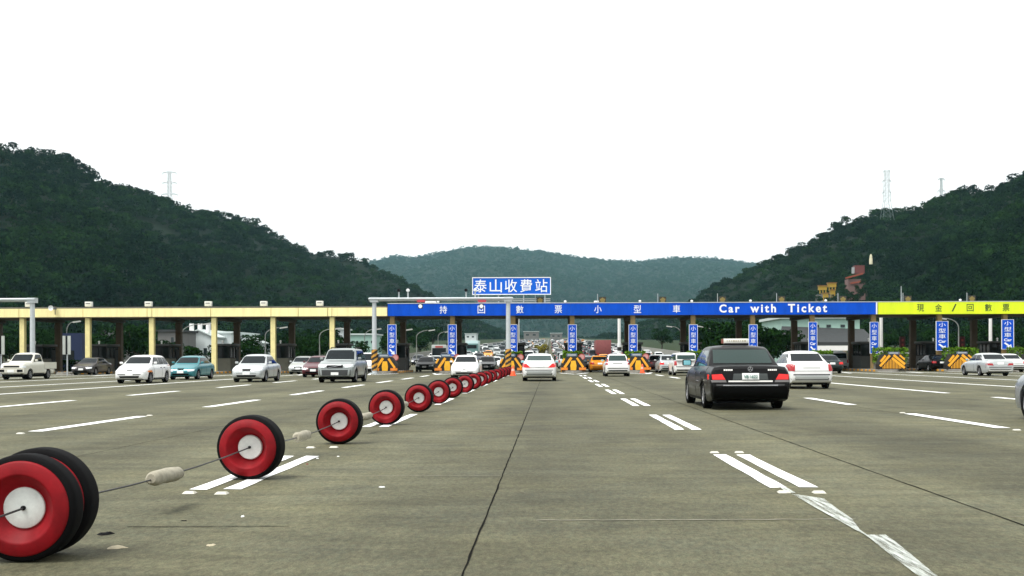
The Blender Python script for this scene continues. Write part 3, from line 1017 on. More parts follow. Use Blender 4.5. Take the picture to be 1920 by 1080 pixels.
hill('far_hill',
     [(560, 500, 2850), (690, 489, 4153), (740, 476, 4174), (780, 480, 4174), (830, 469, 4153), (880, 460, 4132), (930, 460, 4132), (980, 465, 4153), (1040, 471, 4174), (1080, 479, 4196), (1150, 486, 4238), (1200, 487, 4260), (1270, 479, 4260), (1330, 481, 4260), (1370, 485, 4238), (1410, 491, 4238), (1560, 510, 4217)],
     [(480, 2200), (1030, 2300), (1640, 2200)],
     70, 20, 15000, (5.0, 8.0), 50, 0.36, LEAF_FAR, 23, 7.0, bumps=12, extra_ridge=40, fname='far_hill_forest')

# ------------------------------------------------------------------ toll plaza
YT = 95.0
COLS_L = [-80, 40, 163, 283, 400, 511, 622]
COLS_R = [735, 848, 962, 1073, 1187, 1300, 1412, 1524, 1639, 1763, 1886, 2005]
def X(px, Y=YT):
    return ray(px, 640)[0] * Y
ZB, ZT, ZY = 4.84, 5.86, 5.56      # underside, top of the blue fascia, top of the yellow one
canopy = tag(empty('toll_canopy', (0, YT, 0)), 'long toll plaza canopy with yellow, blue and lime fascia on rows of columns', 'toll canopy')
def local(o):
    return o
def cbox(name, x0, x1, y0, y1, z0, z1, m, parent=canopy, bev=0):
    k = MB()
    k.box(((x0 + x1) / 2, (y0 + y1) / 2 - (YT if parent is canopy else 0), (z0 + z1) / 2), (x1 - x0, y1 - y0, z1 - z0))
    return k.build(name, m, parent)
xl, xy, xg, xr_ = X(-260), X(728), X(1641), X(2180)
k = MB()
k.box(((xl + xr_) / 2, 4.3, 5.28), (xr_ - xl, 8.2, .66))
k.box(((xl + xr_) / 2, 4.3, 5.65), (xr_ - xl + .1, 8.4, .09))
k.build('roof', ROOFGREY, canopy)
k = MB()
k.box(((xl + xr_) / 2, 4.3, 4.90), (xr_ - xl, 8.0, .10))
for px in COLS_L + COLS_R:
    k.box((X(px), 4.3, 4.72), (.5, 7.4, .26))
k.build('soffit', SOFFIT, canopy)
# yellow fascia: butted panels
k = MB()
ed = [xl] + [X(px) for px in (-60, 37, 157, 277, 286, 396, 509, 560, 615, 623, 727)]
for a, c in zip(ed, ed[1:]):
    k.box(((a + c) / 2, -.02, (ZB + ZY) / 2), (c - a - .05, .24, ZY - ZB))
ye = k.build('fascia', YELLOW, canopy)
ye['label'] = 'pale yellow fascia panels without lettering'
k = MB()
k.box(((xl + xy) / 2, .02, ZB - .02), (xy - xl, .3, .08))
k.build('fascia_shadow', COLUMN_B, canopy)  # brown strip stands in for the shadow under the yellow fascia
k = MB()
n = 8
for i in range(n):
    a, c = xy + (xg - xy) * i / n, xy + (xg - xy) * (i + 1) / n
    k.box(((a + c) / 2, -.10, (ZB + ZT) / 2), (c - a - .012, .3, ZT - ZB))
bl = k.build('fascia', SIGN_BLUE, canopy)
bl['label'] = 'blue fascia band with white lettering'
k = MB()
k.box(((xg + xr_) / 2 + .1, -.11, (ZB + ZT) / 2), (xr_ - xg - .2, .3, ZT - ZB))
k.box((xg + .06, -.115, (ZB + ZT) / 2), (.12, .3, ZT - ZB), mi=1)
gr = k.build('fascia', [LIME, SIGN_WHITE], canopy)
gr['label'] = 'lime green fascia band with dark lettering'
def zpx(px, py, Y):
    return P(px, py, Y).z
it = []
for ch, px in zip('持回數票小型車', (832, 903, 975, 1047, 1121, 1195, 1268)):
    zc = (ZB + ZT) / 2
    it.append((ch, X(px), zc, .62, .66, .004, 1))
it.append(('Car', X(1367), (ZB + ZT) / 2 + .02, X(1384) - X(1346), .70, .028, 1.35))
it.append(('with', X(1430), (ZB + ZT) / 2 + .03, X(1454) - X(1406), .72, .028, 1.35))
it.append(('Ticket', X(1513), (ZB + ZT) / 2 + .03, X(1549) - X(1476), .72, .028, 1.35))
lettering(it, 'lettering', SIGN_WHITE, bl, -.253)
it = []
for ch, px in zip('現金/回數票', (1724, 1758, 1787, 1817, 1851, 1884)):
    it.append((ch, X(px), (ZB + ZT) / 2 + .02, .58 if ch != '/' else .42, .62, .004, 1))
lettering(it, 'lettering', DARKINK, gr, -.264)
k = MB()
k.box(((xy + xr_) / 2, -.1, ZT + .035), (xr_ - xy, .36, .06))
k.build('roof_trim', GALV, canopy)
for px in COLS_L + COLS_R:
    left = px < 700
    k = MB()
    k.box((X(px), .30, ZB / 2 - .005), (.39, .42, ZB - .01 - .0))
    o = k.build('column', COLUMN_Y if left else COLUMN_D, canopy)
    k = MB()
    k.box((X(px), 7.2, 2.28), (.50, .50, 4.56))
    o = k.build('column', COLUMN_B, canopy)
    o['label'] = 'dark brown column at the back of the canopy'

# roof furniture
box_mat = mat('floodlight_shell', (.72, .72, .66), rough=.5)
kids_src = None
names_l = {55: 'behind the gantry post', 167: 'above the second full yellow bay', 279: 'above the fascia joint', 391: 'above the middle yellow bay', 495: 'right of the middle yellow bay', 600: 'nearest the blue fascia'}
for i, px in enumerate((55, 167, 279, 391, 495, 600)):
    x = X(px, 95.3)
    t = empty('floodlight', (x, 95.3, 5.695))
    bevel_box('housing', (.56, .40, .42), box_mat, .03, t, (0, 0, .25))
    k = MB(); k.box((0, -.205, .30), (.38, .02, .05)); k.build('vent_slot', BLACK, t)
    k = MB(); k.box((0, 0, .02), (.12, .12, .05)); k.build('foot', GALV, t)
    tag(t, 'cream box floodlight on the yellow canopy edge, %s' % names_l[px], 'floodlight', 'floodlights along the yellow canopy')

flower_mat = mat('emblem_yellow', (.26, .20, .055), rough=.7)
frame_mat = mat('emblem_board', (.045, .04, .03), rough=.7)
where = {1013: 'below the station name sign', 1130: 'right of the station name sign', 1243: 'above the white character for vehicle', 1355: 'above the word Car', 1466: 'above the word with and Ticket', 1581: 'left of the lime fascia', 1703: 'at the start of the lime fascia', 1823: 'farthest along the lime fascia'}
for px in (1013, 1130, 1243, 1355, 1466, 1581, 1703, 1823):
    Y = 95.6
    x = X(px, Y)
    t = empty('emblem_board', (x, Y, 5.695))
    k = MB(); k.box((0, .06, .45), (.60, .06, .58)); k.build('board', frame_mat, t)
    k = MB(); k.cyl((-.42, .06, 0), (-.42, .06, 1.0), .025); k.cyl((.36, .06, 0), (.36, .06, .2), .025); k.build('post', GALV, t)
    k = MB()
    for a in range(5):
        an = R(90 + 72 * a)
        if math.sin(an) < -.5 and False: continue
        c = Vector((math.cos(an) * .13, 0, math.sin(an) * .13 + .45))
        k.cyl((c.x, .03, c.z), (c.x, -.01, c.z), .10, n=14)
    k.cyl((0, .0, .45), (0, -.03, .45), .06, n=12)
    k.build('petal_emblem', flower_mat, t)
    tag(t, 'dark roof board with yellow five-petal emblem, %s' % where[px], 'emblem board', 'emblem boards along the canopy roof')

lampw = mat('small_lamp', (.8, .8, .78), rough=.3)
wl_ = {822: 'left of the first white character', 1060: 'between the first two emblem boards', 1200: 'left of the third emblem board', 1297: 'right of the third emblem board', 1407: 'over the word with', 1548: 'over the end of the word Ticket', 1800: 'on the lime stretch'}
for px, w in wl_.items():
    t = empty('roof_lamp', (X(px), YT - .1, ZT + .065))
    k = MB(); k.lathe([(.001, .20), (.09, .17), (.12, .10), (.09, .03), (.04, .0)], axis='z', n=12); k.build('globe', lampw, t, smooth=40)
    k = MB(); k.cyl((0, 0, 0), (0, 0, .04), .05); k.build('foot', GALV, t)
    tag(t, 'tiny white roof edge lamp %s' % w, 'roof lamp', 'small lamps on the canopy edge')
for px, w, d in ((808, 'beside the left signal', .95), (1120, 'beside an emblem board', .55)):
    t = empty('roof_cabinet', (X(px, 96), 96, 5.695))
    bevel_box('cabinet_box', (d, .5, .42), WHITE, .03, t, (0, 0, .22))
    k = MB(); k.box((0, -.255, .26), (d * .7, .015, .07)); k.build('louvre', ROOFGREY, t)
    tag(t, 'white equipment cabinet on the blue canopy roof, %s' % w, 'cabinet')

t = empty('mast', (X(1690, 95.2), 95.2, 5.695))
k = MB(); k.cyl((0, 0, 0), (0, 0, 1.55), .035, .025); k.build('shaft', GALV, t)
k = MB(); k.box((0, 0, .04), (.2, .2, .08)); k.build('foot', ROOFGREY, t)
tag(t, 'thin bare mast on the roof at the start of the lime fascia', 'mast')
# station name sign standing on the roof
Ysg = 95.5
a, c = P(885.5, 553, Ysg), P(1033, 519.5, Ysg)
t = empty('station_sign', ((a.x + c.x) / 2, Ysg, 5.695))
w, hh, zc = c.x - a.x, c.z - a.z, (a.z + c.z) / 2 - 5.695
k = MB(); k.box((0, 0, zc), (w - .14, .10, hh - .14)); pn = k.build('panel', mat('sign_azure', (.006, .115, .60), rough=.5, spec=.15, var=.06, scale=1), t)
k = MB()
for s in (-1, 1):
    k.box((s * (w / 2 - .035), -.01, zc), (.07, .14, hh))
    k.box((0, -.01, zc + s * (hh / 2 - .035)), (w - .14, .14, .07))
k.build('border', SIGN_WHITE, t)
lettering([(ch, X(px, Ysg) - t.location.x, zc + .01, 1.04, 1.10, .006, 1) for ch, px in zip('泰山收費站', (901.5, 930, 958.5, 987, 1015.5))], 'lettering', SIGN_WHITE, pn, -.055)
k = MB()
for px in (897, 935, 982, 1022):
    k.bar((X(px, Ysg) - t.location.x, .12, 0), (X(px, Ysg) - t.location.x, .12, zc), .09)
    k.bar((X(px, Ysg) - t.location.x, .12, zc), (X(px, Ysg) - t.location.x, 1.6, 0), .06)
k.build('support_frame', GALV, t)
k = MB()
for z in (.28, .44, .60):
    k.box((.25, .25, z), (w - .6, .06, .07))
k.build('walkway_rail', mat('rail_white', (.62, .62, .58), rough=.6), t)
tag(t, 'big blue station name sign with five white characters above the canopy', 'sign')

# islands, barriers, booths, lane signs
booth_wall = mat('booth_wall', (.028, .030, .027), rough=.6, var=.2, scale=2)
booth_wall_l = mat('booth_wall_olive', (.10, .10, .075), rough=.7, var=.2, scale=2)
booth_glass = mat('booth_glass', (.005, .007, .007), rough=.12, spec=.2)
ordn = ['first', 'second', 'third', 'fourth', 'fifth', 'sixth', 'seventh', 'eighth', 'ninth', 'tenth', 'eleventh', 'twelfth']
GRP = {}
def proto(key, make):
    if key not in GRP:
        GRP[key] = make()
        return GRP[key]
    return copy_tree(GRP[key], kids_of())

def make_island():
    t = empty('toll_island')
    k = MB()
    pts = [(-.95, 0), (-.95, 11.0), (.95, 11.0), (.95, 0), (.55, -.75), (0, -1.0), (-.55, -.75)]
    n = len(pts)
    vs = [(x, y, 0) for x, y in pts] + [(x * .97, y, .17) for x, y in pts] + [(x * .94, y * .995, .20) for x, y in pts]
    fs = [tuple(range(2 * n, 3 * n))] + [(a + i, a + (i + 1) % n, a + n + (i + 1) % n, a + n + i) for a in (0, n) for i in range(n)]
    k.add(vs, fs)
    k.build('kerb_block', CONC, t)
    k = MB()
    for i in range(9):
        for s in (-1, 1):
            k.box((s * .938, .6 + i * 1.2, .10), (.035, .55, .15))
    k.build('kerb_stripe', CHEV_Y, t)
    return t

def make_booth(wall):
    def f():
        t = empty('toll_booth')
        k = MB()
        k.box((0, 0, .55), (1.45, 2.6, 1.1))
        k.build('wall', wall, t)
        k = MB()
        for sx in (-.68, .68):
            for y in (-1.26, -.35, .45, 1.26):
                k.box((sx, y, 1.62), (.09, .09, 1.04))
        k.box((0, -1.26, 1.62), (.07, .07, 1.04))
        for z in (1.13, 2.11):
            for sx in (-.68, .68):
                k.box((sx, 0, z), (.09, 2.6, .07))
            for y in (-1.26, 1.26):
                k.box((0, y, z), (1.45, .09, .07))
        k.build('window_frame', BLACK, t)
        for c, d in (((0, -1.24, 1.62), (1.30, .03, 1.0)), ((0, 1.24, 1.62), (1.30, .03, 1.0)), ((.67, 0, 1.62), (.03, 2.4, 1.0)), ((-.67, 0, 1.62), (.03, 2.4, 1.0))):
            k = MB(); k.box(c, d); k.build('window', booth_glass, t)
        bevel_box('roof', (1.7, 2.9, .2), booth_wall, .04, t, (0, 0, 2.26))
        k = MB(); k.cyl((0, -1.1, 2.36), (0, -1.1, 2.5), .06); k.lathe([(.001, .17), (.08, .13), (.10, .05), (.06, 0)], axis='z', n=10, c=(0, -1.1, 2.5)); k.build('beacon', lampw, t)
        k = MB(); k.box((.742, .85, 1.0), (.03, .7, 1.75)); d = k.build('door', BLACK, t)
        return t
    return f

def make_barrier():
    t = empty('crash_barrier')
    k = MB()
    k.prism([(-1.0, 0), (-1.0, .55), (-.55, 1.12), (.55, 1.12), (1.0, .55), (1.0, 0)], 0, .9)
    k.build('barrier_block', CHEV_K, t)
    def diag(p, q, w):
        k = MB()
        p, q = Vector((p[0], 0, p[1])), Vector((q[0], 0, q[1]))
        d = (q - p).normalized()
        nr = Vector((-d.z, 0, d.x)) * w / 2
        vs = [p - nr, p + nr, q + nr, q - nr]
        k.prism([(v.x, v.z) for v in vs], -.045, -.002)
        return k.build('chevron_bar', CHEV_Y, t)
    diag((-.72, .24), (-.16, 1.05), .20)
    diag((-.92, .62), (-.72, .98), .15)
    diag((.28, 1.02), (.80, .26), .17)
    k = MB()
    k.prism([(-.22, .03), (.22, .03), (.25, .40), (.17, .80), (-.17, .80), (-.25, .40)], -.09, -.002)
    k.build('nose_plate', mat('nose_yellow', (.80, .42, .015), rough=.5, var=.1, scale=4), t)
    k = MB()
    for s in (-1, 1):
        k.box((s * .74, -.10, .14), (.56, .18, .20))
    k.build('foot_block', mat('foot_orange', (.70, .22, .02), rough=.6, var=.15, scale=4), t)
    k = MB()
    k.box((-.12, .2, 1.26), (.86, .06, .24)); sg = k.build('notice_board', mat('notice_blue', (.10, .14, .20), rough=.5), t)
    k = MB()
    rr = random.Random(2)
    k.box((-.12, .165, 1.26), (.66, .01, .10))
    k.build('notice_mark', mat('notice_white', (.42, .45, .47), rough=.5), sg)
    return t

def make_chevron_wall():
    t = empty('crash_barrier')
    k = MB()
    k.prism([(-1.12, 0), (-1.12, .42), (-.78, 1.22), (.78, 1.22), (1.12, .42), (1.12, 0)], 0, .9)
    k.build('barrier_block', CHEV_K, t)
    def diag(p, q, w):
        k = MB()
        p, q = Vector((p[0], 0, p[1])), Vector((q[0], 0, q[1]))
        d = (q - p).normalized()
        nr = Vector((-d.z, 0, d.x)) * w / 2
        k.prism([((p - nr).x, (p - nr).z), ((p + nr).x, (p + nr).z), ((q + nr).x, (q + nr).z), ((q - nr).x, (q - nr).z)], -.04, -.002)
        k.build('chevron_bar', CHEV_Y, t)
    diag((-.98, .62), (-.58, 1.12), .17)
    diag((-1.02, .26), (-.22, 1.14), .19)
    diag((.08, 1.16), (1.0, .42), .20)
    diag((.58, 1.14), (.98, .80), .14)
    diag((-.05, .92), (.98, .12), .20)
    k = MB()
    for i in range(13):
        x = -.78 + i * .12
        top = min(.82, .15 + (x + .90) * .95, .80 - max(0, (x + .10)) * .72)
        if top > .16:
            k.box((x, -.022, (top + .06) / 2 + .01), (.055, .04, top - .06))
    k.build('slat_panel', CHEV_Y, t)
    k = MB()
    k.box((.15, .2, 1.33), (.90, .06, .2)); sg = k.build('notice_board', mat('notice_blue', (.10, .14, .20)), t)
    k = MB()
    k.box((.15, .165, 1.33), (.70, .01, .08))
    k.build('notice_mark', mat('notice_white', (.42, .45, .47)), sg)
    return t

def make_round_sign():
    t = empty('round_sign')
    k = MB(); k.cyl((0, 0, 0), (0, 0, .95), .03); k.build('post', GALV, t)
    k = MB(); k.cyl((0, -.03, 1.1), (0, -.06, 1.1), .27, n=24); k.build('disc', mat('sign_pink', (.62, .30, .27), rough=.5), t)
    k = MB(); k.lathe([(.27, -.055), (.27, -.07), (.21, -.07), (.21, -.055)], n=24, c=(0, 0, 1.1), closed=True); k.build('rim', mat('sign_ring', (.42, .06, .05), rough=.5), t)
    return t

def make_lane_sign():
    t = empty('lane_sign')
    w, h = .74, 2.72
    k = MB(); k.box((0, 0, 0), (w - .06, .06, h - .06)); pn = k.build('panel', SIGN_BLUE, t)
    k = MB()
    for s in (-1, 1):
        k.box((s * (w / 2 - .015), -.004, 0), (.03, .075, h))
        k.box((0, -.004, s * (h / 2 - .015)), (w - .06, .075, .03))
    k.build('border', SIGN_WHITE, t)
    it = [('小', 0, 1.02, .42, .38, .0, 1), ('型', 0, .48, .42, .40, .0, 1), ('車', 0, -.05, .42, .40, .0, 1), ('Car', 0, -.50, .46, .26, .03, 1)]
    lettering(it, 'lettering', SIGN_WHITE, pn, -.036)
    k = MB()
    a, b = Vector((-.20, 0, -.78)), Vector((.20, 0, -1.18))
    k.prism([(-.24, -.80), (-.14, -.72), (.09, -.98), (.19, -.89), (.25, -1.24), (-.10, -1.16), (.0, -1.07)], -.05, -.036)
    k.build('arrow', SIGN_WHITE, pn)
    k = MB(); k.box((0, .06, .8), (.3, .1, .08)); k.box((0, .06, -.8), (.3, .1, .08)); k.build('bracket', GALV, t)
    return t

LANE = {735: 'left end of the blue fascia', 848: 'second from the left', 962: 'directly below the station name sign', 1073: 'left of the centre right lane', 1187: 'beside the white hatchback', 1300: 'left of the black limousine',
        1412: 'partly hidden behind the black limousine roof', 1524: 'behind the white saloon by the limousine', 1639: 'where blue fascia meets lime', 1763: 'wide one left of the silver saloon', 1886: 'wide one above the silver saloon', 2005: 'beyond the right picture edge'}
for i, px in enumerate(COLS_L + COLS_R):
    left = px < 700
    x = X(px)
    wh = ('beside the %s yellow column from the left edge' % ordn[max(i - 1, 0)]) if left else ('beside the %s blue lane sign from the left' % ordn[i - len(COLS_L)])
    if px < 0 or px > 2000:
        continue
    t = proto('island', make_island)
    t.location = (x, 91.2, 0.012)
    tag(t, 'concrete toll island %s' % wh, 'toll island', 'toll islands across the plaza')
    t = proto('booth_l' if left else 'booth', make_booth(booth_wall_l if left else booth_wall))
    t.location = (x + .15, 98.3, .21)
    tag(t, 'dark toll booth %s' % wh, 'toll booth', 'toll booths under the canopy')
    if not left and px < 2000:
        big = px >= 1700
        t = proto('lane_sign', make_lane_sign)
        yy_ = 94.9 if not big else 94.7
        top = 608.5 if px < 1500 else 603.5 if px < 1700 else 602
        bot = 668 if px < 1500 else 663 if px < 1700 else 657.5
        if px >= 1880: top, bot = 599, 655
        zt_, zb_ = P(px, top, yy_).z, P(px, bot, yy_).z
        t.location = (X(px, yy_) + (.0 if not big else .15), yy_, (zt_ + zb_) / 2)
        t.scale = (1.42 if big else 1.0, 1, (zt_ - zb_) / 2.72)
        tag(t, 'tall blue small-car lane sign on its column, %s' % LANE[px], 'lane sign', 'blue lane signs on the columns')
        if px not in (1300, 1412, 1524):
            if px < 1600:
                t = proto('barrier', make_barrier)
            else:
                t = proto('chevron', make_chevron_wall)
            off = {735: -.0, 848: -.05, 1187: .1, 1639: .3, 1763: .25, 1886: .8}.get(px, 0)
            t.location = (x + off, 90.9, .21)
            tag(t, 'striped crash barrier in front of the lane sign, %s' % LANE[px], 'crash barrier', 'striped crash barriers on the islands')
            t = proto('round_sign', make_round_sign)
            t.location = (x + off + .70, 92.0, .21)
            tag(t, 'small round pinkish sign before the lane sign, %s' % LANE[px], 'round sign', 'round signs on the islands')

# clipped hedges in the planters
rngh = np.random.default_rng(5)
def hedge_mesh(w, d, z0, z1, n, size):
    p = rngh.random((n, 3))
    face = rngh.integers(0, 4, n)
    p[:, 2] = np.where(face == 0, 1 - .12 * rngh.random(n), p[:, 2])
    p[:, 1] = np.where(face == 1, .12 * rngh.random(n), p[:, 1])
    p[:, 0] = np.where(face == 2, np.round(p[:, 0]), p[:, 0])
    c = (p - .5) * np.array([w, d, z1 - z0]) + np.array([0, 0, (z0 + z1) / 2])
    c += rngh.normal(0, .04, (n, 3))
    nr = rngh.normal(size=(n, 3)) + np.array([0, -.5, .8])
    nr /= np.linalg.norm(nr, axis=1)[:, None]
    a = np.cross(nr, rngh.normal(size=(n, 3))); a /= np.linalg.norm(a, axis=1)[:, None]
    b = np.cross(nr, a)
    s = size * (.5 + rngh.random(n))[:, None]
    return np.stack([c - a * s * .5, c - b * s * .3, c + a * s * .5, c + b * s * .3], 1)
for px, lab, w, dx in ((1073, 'below the lane sign left of the centre right lane', 1.5, 0), (1187, 'behind the barrier beside the white hatchback', 1.5, 0), (1300, 'left of the black limousine', 1.5, 0), (1639, 'long one where blue fascia meets lime', 2.6, .7), (1763, 'left of the silver saloon', 2.6, .9), (962, 'behind the orange cone', 1.3, 0.1), (1886, 'above the silver saloon', 2.4, .6), (1524, 'behind the white saloon by the limousine', 1.6, .2)):
    t = empty('planter_hedge', (X(px) + dx, 92.9, .21))
    k = MB(); k.box((0, 0, .30), (w * .95, .9, .6)); k.build('planter', CONC, t)
    Q = hedge_mesh(w, 1.1, .5, 1.52 if px < 1600 else 1.75, 900, .2)
    link('foliage', quads_mesh('foliage', Q, np.clip(rngh.normal(.5, .25, 900), 0, 1), LEAF_HEDGE), t)
    tag(t, 'clipped green hedge in island planter, %s' % lab, 'hedge', 'hedges in island planters')

# traffic gantries in front of the canopy
def gantry(label, posts, Y, top, base_striped, x0, x1):
    t = empty('sign_gantry', ((x0 + x1) / 2, Y, 0))
    cx = t.location.x
    for px in posts:
        x = X(px, Y) - cx
        k = MB()
        k.cyl((x, 0, .0), (x, 0, .12), .36, n=16)
        k.cyl((x, 0, .12), (x, 0, top), .20, .165, n=18)
        p = k.build('post', GALV, t, smooth=40)
        k = MB(); k.box((x, 0, top - .05), (.62, .5, .38)); k.build('cap_plate', GALV, p)
        if base_striped:
            k = MB()
            # sleeve with a dark and yellow spiral
            n, m_ = 24, 30
            vs = []
            for j in range(m_ + 1):
                for i in range(n):
                    a = 2 * math.pi * i / n
                    vs.append((x + .235 * math.cos(a), .235 * math.sin(a), .30 + 1.65 * j / m_))
            kk = k
            for j in range(m_):
                for i in range(n):
                    ph = (i / n * 2 + (m_ - j) / m_ * 4.2) % 1
                    kk.f.append((j * n + i, j * n + (i + 1) % n, (j + 1) * n + (i + 1) % n, (j + 1) * n + i))
                    kk.m.append(0 if ph < .52 else 1)
            kk.v = vs
            k.build('striped_sleeve', [CHEV_K, mat('sleeve_amber', (.55, .27, .03), rough=.6)], p, smooth=40)
    k = MB()
    k.cyl((x0 - cx, 0, top - .02), (x1 - cx, 0, top - .02), .15, n=14)
    k.cyl((x0 - cx, -.28, top + .02), (x1 - cx, -.28, top + .02), .05, n=8)
    for i in range(12):
        xx = x0 + (x1 - x0) * (i + .5) / 12 - cx
        k.bar((xx, -.28, top + .02), (xx, 0, top - .02), .04)
    k.build('beam', GALV, t, smooth=40)
    return tag(t, label, 'gantry')
Yg = 88.0
ztp = P(702, 561, Yg).z
gantry('long grey pipe gantry with two striped-base posts before the blue fascia', (702, 953), Yg, ztp, True, X(692, Yg), X(962, Yg))
gantry('grey pipe gantry entering from the left edge behind the white pickup', (61, -330), 84.0, P(61, 562, 84).z, False, X(-340, 84), X(68, 84))
redm = mat('signal_red', (.50, .05, .07), rough=.5)
for px, lab in ((789, 'left of the first white character'), (903, 'over the second white character')):
    b = P(px, 575, Yg)
    t = empty('lane_signal', (b.x, Yg - .3, b.z))
    k = MB(); k.box((0, .1, .02), (.34, .25, .36)); k.build('housing', BLACK, t)
    k = MB(); k.cyl((0, -.02, .02), (0, -.07, .02), .15, n=20); k.build('lens', SIGN_WHITE, t)
    k = MB(); k.box((.05, .1, .42), (.62, .3, .16)); k.build('red_hood', redm, t)
    k = MB(); k.bar((0, .2, .2), (0, .2, ztp - b.z - .1), .06); k.build('hanger', GALV, t)
    tag(t, 'white disc signal with red hood hanging from gantry, %s' % lab, 'signal lamp', 'signal lamps under the gantry')
for px, lab, dark in ((748, 'dark camera head on gantry beam, leftmost one', 1), (765, 'white camera head on gantry beam, left pair', 0), (874, 'dark camera head on gantry beam left of station sign', 1), (891, 'white camera head at the lower left corner of station sign', 0)):
    b = P(px, 560, Yg)
    t = empty('traffic_camera', (b.x, Yg, ztp + .12))
    k = MB(); k.cyl((0, 0, -.05), (0, 0, .46), .05 if dark else .06); k.build('stalk', GALV, t)
    k = MB(); k.lathe([(.001, .14), (.10, .11), (.15, 0), (.10, -.10), (.001, -.13)], axis='z', n=14, c=(0, -.02, .56)); k.box((0, -.16, .56), (.16, .2, .15)); k.build('head', BLACK if dark else SIGN_WHITE, t, smooth=40)
    tag(t, lab, 'camera', 'cameras on the gantry beam')
b = P(92, 577, 94)
t = empty('loudspeaker', (b.x, 94.6, b.z))
k = MB(); k.lathe([(.22, -.28), (.20, -.26), (.10, .0), (.08, .12)], n=18); k.lathe([(.17, -.2), (.001, -.12)], n=18); k.build('horn', SIGN_WHITE, t, smooth=40)
k = MB(); k.bar((.2, .1, -.05), (.2, .1, -.55), .05); k.box((.2, .0, 0), (.22, .3, .24)); k.build('bracket', ROOFGREY, t)
tag(t, 'white horn fixed on the yellow fascia near the left gantry post', 'loudspeaker')

# lane boards at the far left, hedge
for px, lab in ((128, 'grey two-panel board on a pole between two yellow columns'), (4, 'grey two-panel board on a pole cut by the left edge')):
    a, c = P(px - 10, 665, 86), P(px + 4, 630, 86)
    x = (a.x + c.x) / 2
    t = empty('lane_board', (x, 86, 0.012))
    z = (a.z + c.z) / 2
    k = MB()
    for s in (-1, 1):
        k.box((s * .19, 0, z), (.22, .08, c.z - a.z))
    k.build('panel', mat('board_grey', (.42, .45, .42), rough=.6, var=.1), t)
    k = MB(); k.box((0, .02, z), (.16, .1, c.z - a.z - .04)); k.build('dark_strip', BLACK, t)
    k = MB(); k.cyl((0, .1, 0), (0, .1, a.z + .6), .05); k.build('pole', GALV, t)
    tag(t, lab, 'lane board', 'two-panel boards on poles')
for x0, x1, lab in ((96, 144, 'low dark green hedge on the ground behind the white pickup'), (194, 226, 'low dark green hedge behind the dark saloon at the left')):
    a, c = X(x0, 93.5), X(x1, 93.5)
    Q = hedge_mesh(c - a, 1.2, 0, 1.15, 1800, .2)
    o = link('low_hedge', quads_mesh('low_hedge', Q, np.clip(rngh.normal(.3, .2, 1800), 0, 1), LEAF_TREE))
    o.location = ((a + c) / 2 * 1.13, 106.0, 0)
    tag(o, lab, 'hedge')

# ------------------------------------------------------------------ rolling tyre barrier
TX, TZ, TR = -2.93, .318, .318
def tyre_parts(root, y=0.0, r=TR, w=.125):
    k = MB()
    k.lathe([(r * .86, -w), (r * .94, -w * .96), (r * .985, -w * .82), (r * .998, -w * .62), (r, -w * .30), (r, w * .30), (r * .998, w * .62), (r * .985, w * .82), (r * .94, w * .96), (r * .86, w)], n=56, c=(0, y, r))
    ty = k.build('tyre', RUBBER, root, smooth=50)
    k = MB()
    for s in (-1, 1):
        prof = [(.885 * r, s * w * .98), (.875 * r, s * w * 1.10), (.85 * r, s * w * 1.17), (.66 * r, s * w * 1.36), (.635 * r, s * w * 1.35), (.61 * r, s * w * 1.28), (.43 * r, s * w * .30), (.40 * r, s * w * .24), (.34 * r, s * w * .24)]
        k.lathe(prof, n=56, c=(0, y, r))
    k.build('dish', REDP, root, smooth=50)
    k = MB()
    for s in (-1, 1):
        k.lathe([(.385 * r, s * w * .22), (.38 * r, s * w * .36), (.36 * r, s * w * .42), (.10 * r, s * w * .45), (.001, s * w * .45)], n=40, c=(0, y, r))
    hb = k.build('hub_disc', HUBW, root, smooth=40)
    k = MB()
    k.cyl((0, y - w * .62, r), (0, y + w * .62, r), .014, n=10)
    k.build('cable_collar', BLACK, hb)
ys_t = [6.63, 11.15, 15.72, 20.2, 25.0, 29.6, 34.2, 38.8, 43.3, 47.9, 52.4, 57.0, 61.5, 66.0, 70.6, 75.2, 79.7]
rt = random.Random(9)
names = ['nearest', 'second nearest', 'third nearest', 'fourth nearest', 'fifth nearest', 'sixth nearest', 'seventh nearest', 'eighth nearest', 'ninth nearest', 'tenth nearest', 'eleventh nearest', 'twelfth nearest', 'thirteenth nearest', 'fourth from the far end', 'third from the far end', 'second from the far end', 'farthest one, by the orange cone,']
first = None
tr_objs = []
for i, y in enumerate(ys_t):
    if i == 0:
        t = empty('barrier_tyre')
        tyre_parts(t, 0, TR, .075)
        tyre_parts(t, .215, TR * 1.03, .085)
    elif i == 1:
        t = empty('barrier_tyre')
        tyre_parts(t, 0)
        first = t
    else:
        t = copy_tree(first, kids_of())
    t.location = ((-3.10, -2.97, -2.945)[i] if i < 3 else TX + rt.uniform(-.03, .03), y, .012)
    t.rotation_euler = (0, rt.uniform(0, 6.28) if False else 0, R(rt.uniform(-3.5, 3.5)) if i > 1 else R((1.5, -1.0)[i]))
    tag(t, ('double black tyre with red dish and white hub, nearest the camera at the left edge' if i == 0 else 'red-dished black tyre with white hub, %s in the row' % names[i]), 'tyre', 'red-dished tyres in the cabled row')
k = MB()
pts = []
for a, b_ in zip([2.0] + ys_t[:-1], ys_t):
    for q in range(6):
        s = q / 6
        pts.append((float(np.interp(a + (b_ - a) * s, [6.6, 11.15, 15.7, 20], [-3.10, -2.97, -2.945, TX])), a + (b_ - a) * s, TZ + .012 - .05 * 4 * s * (1 - s)))
pts.append((TX, ys_t[-1], TZ + .012))
o = k
k.tube(pts, .0065, n=6)
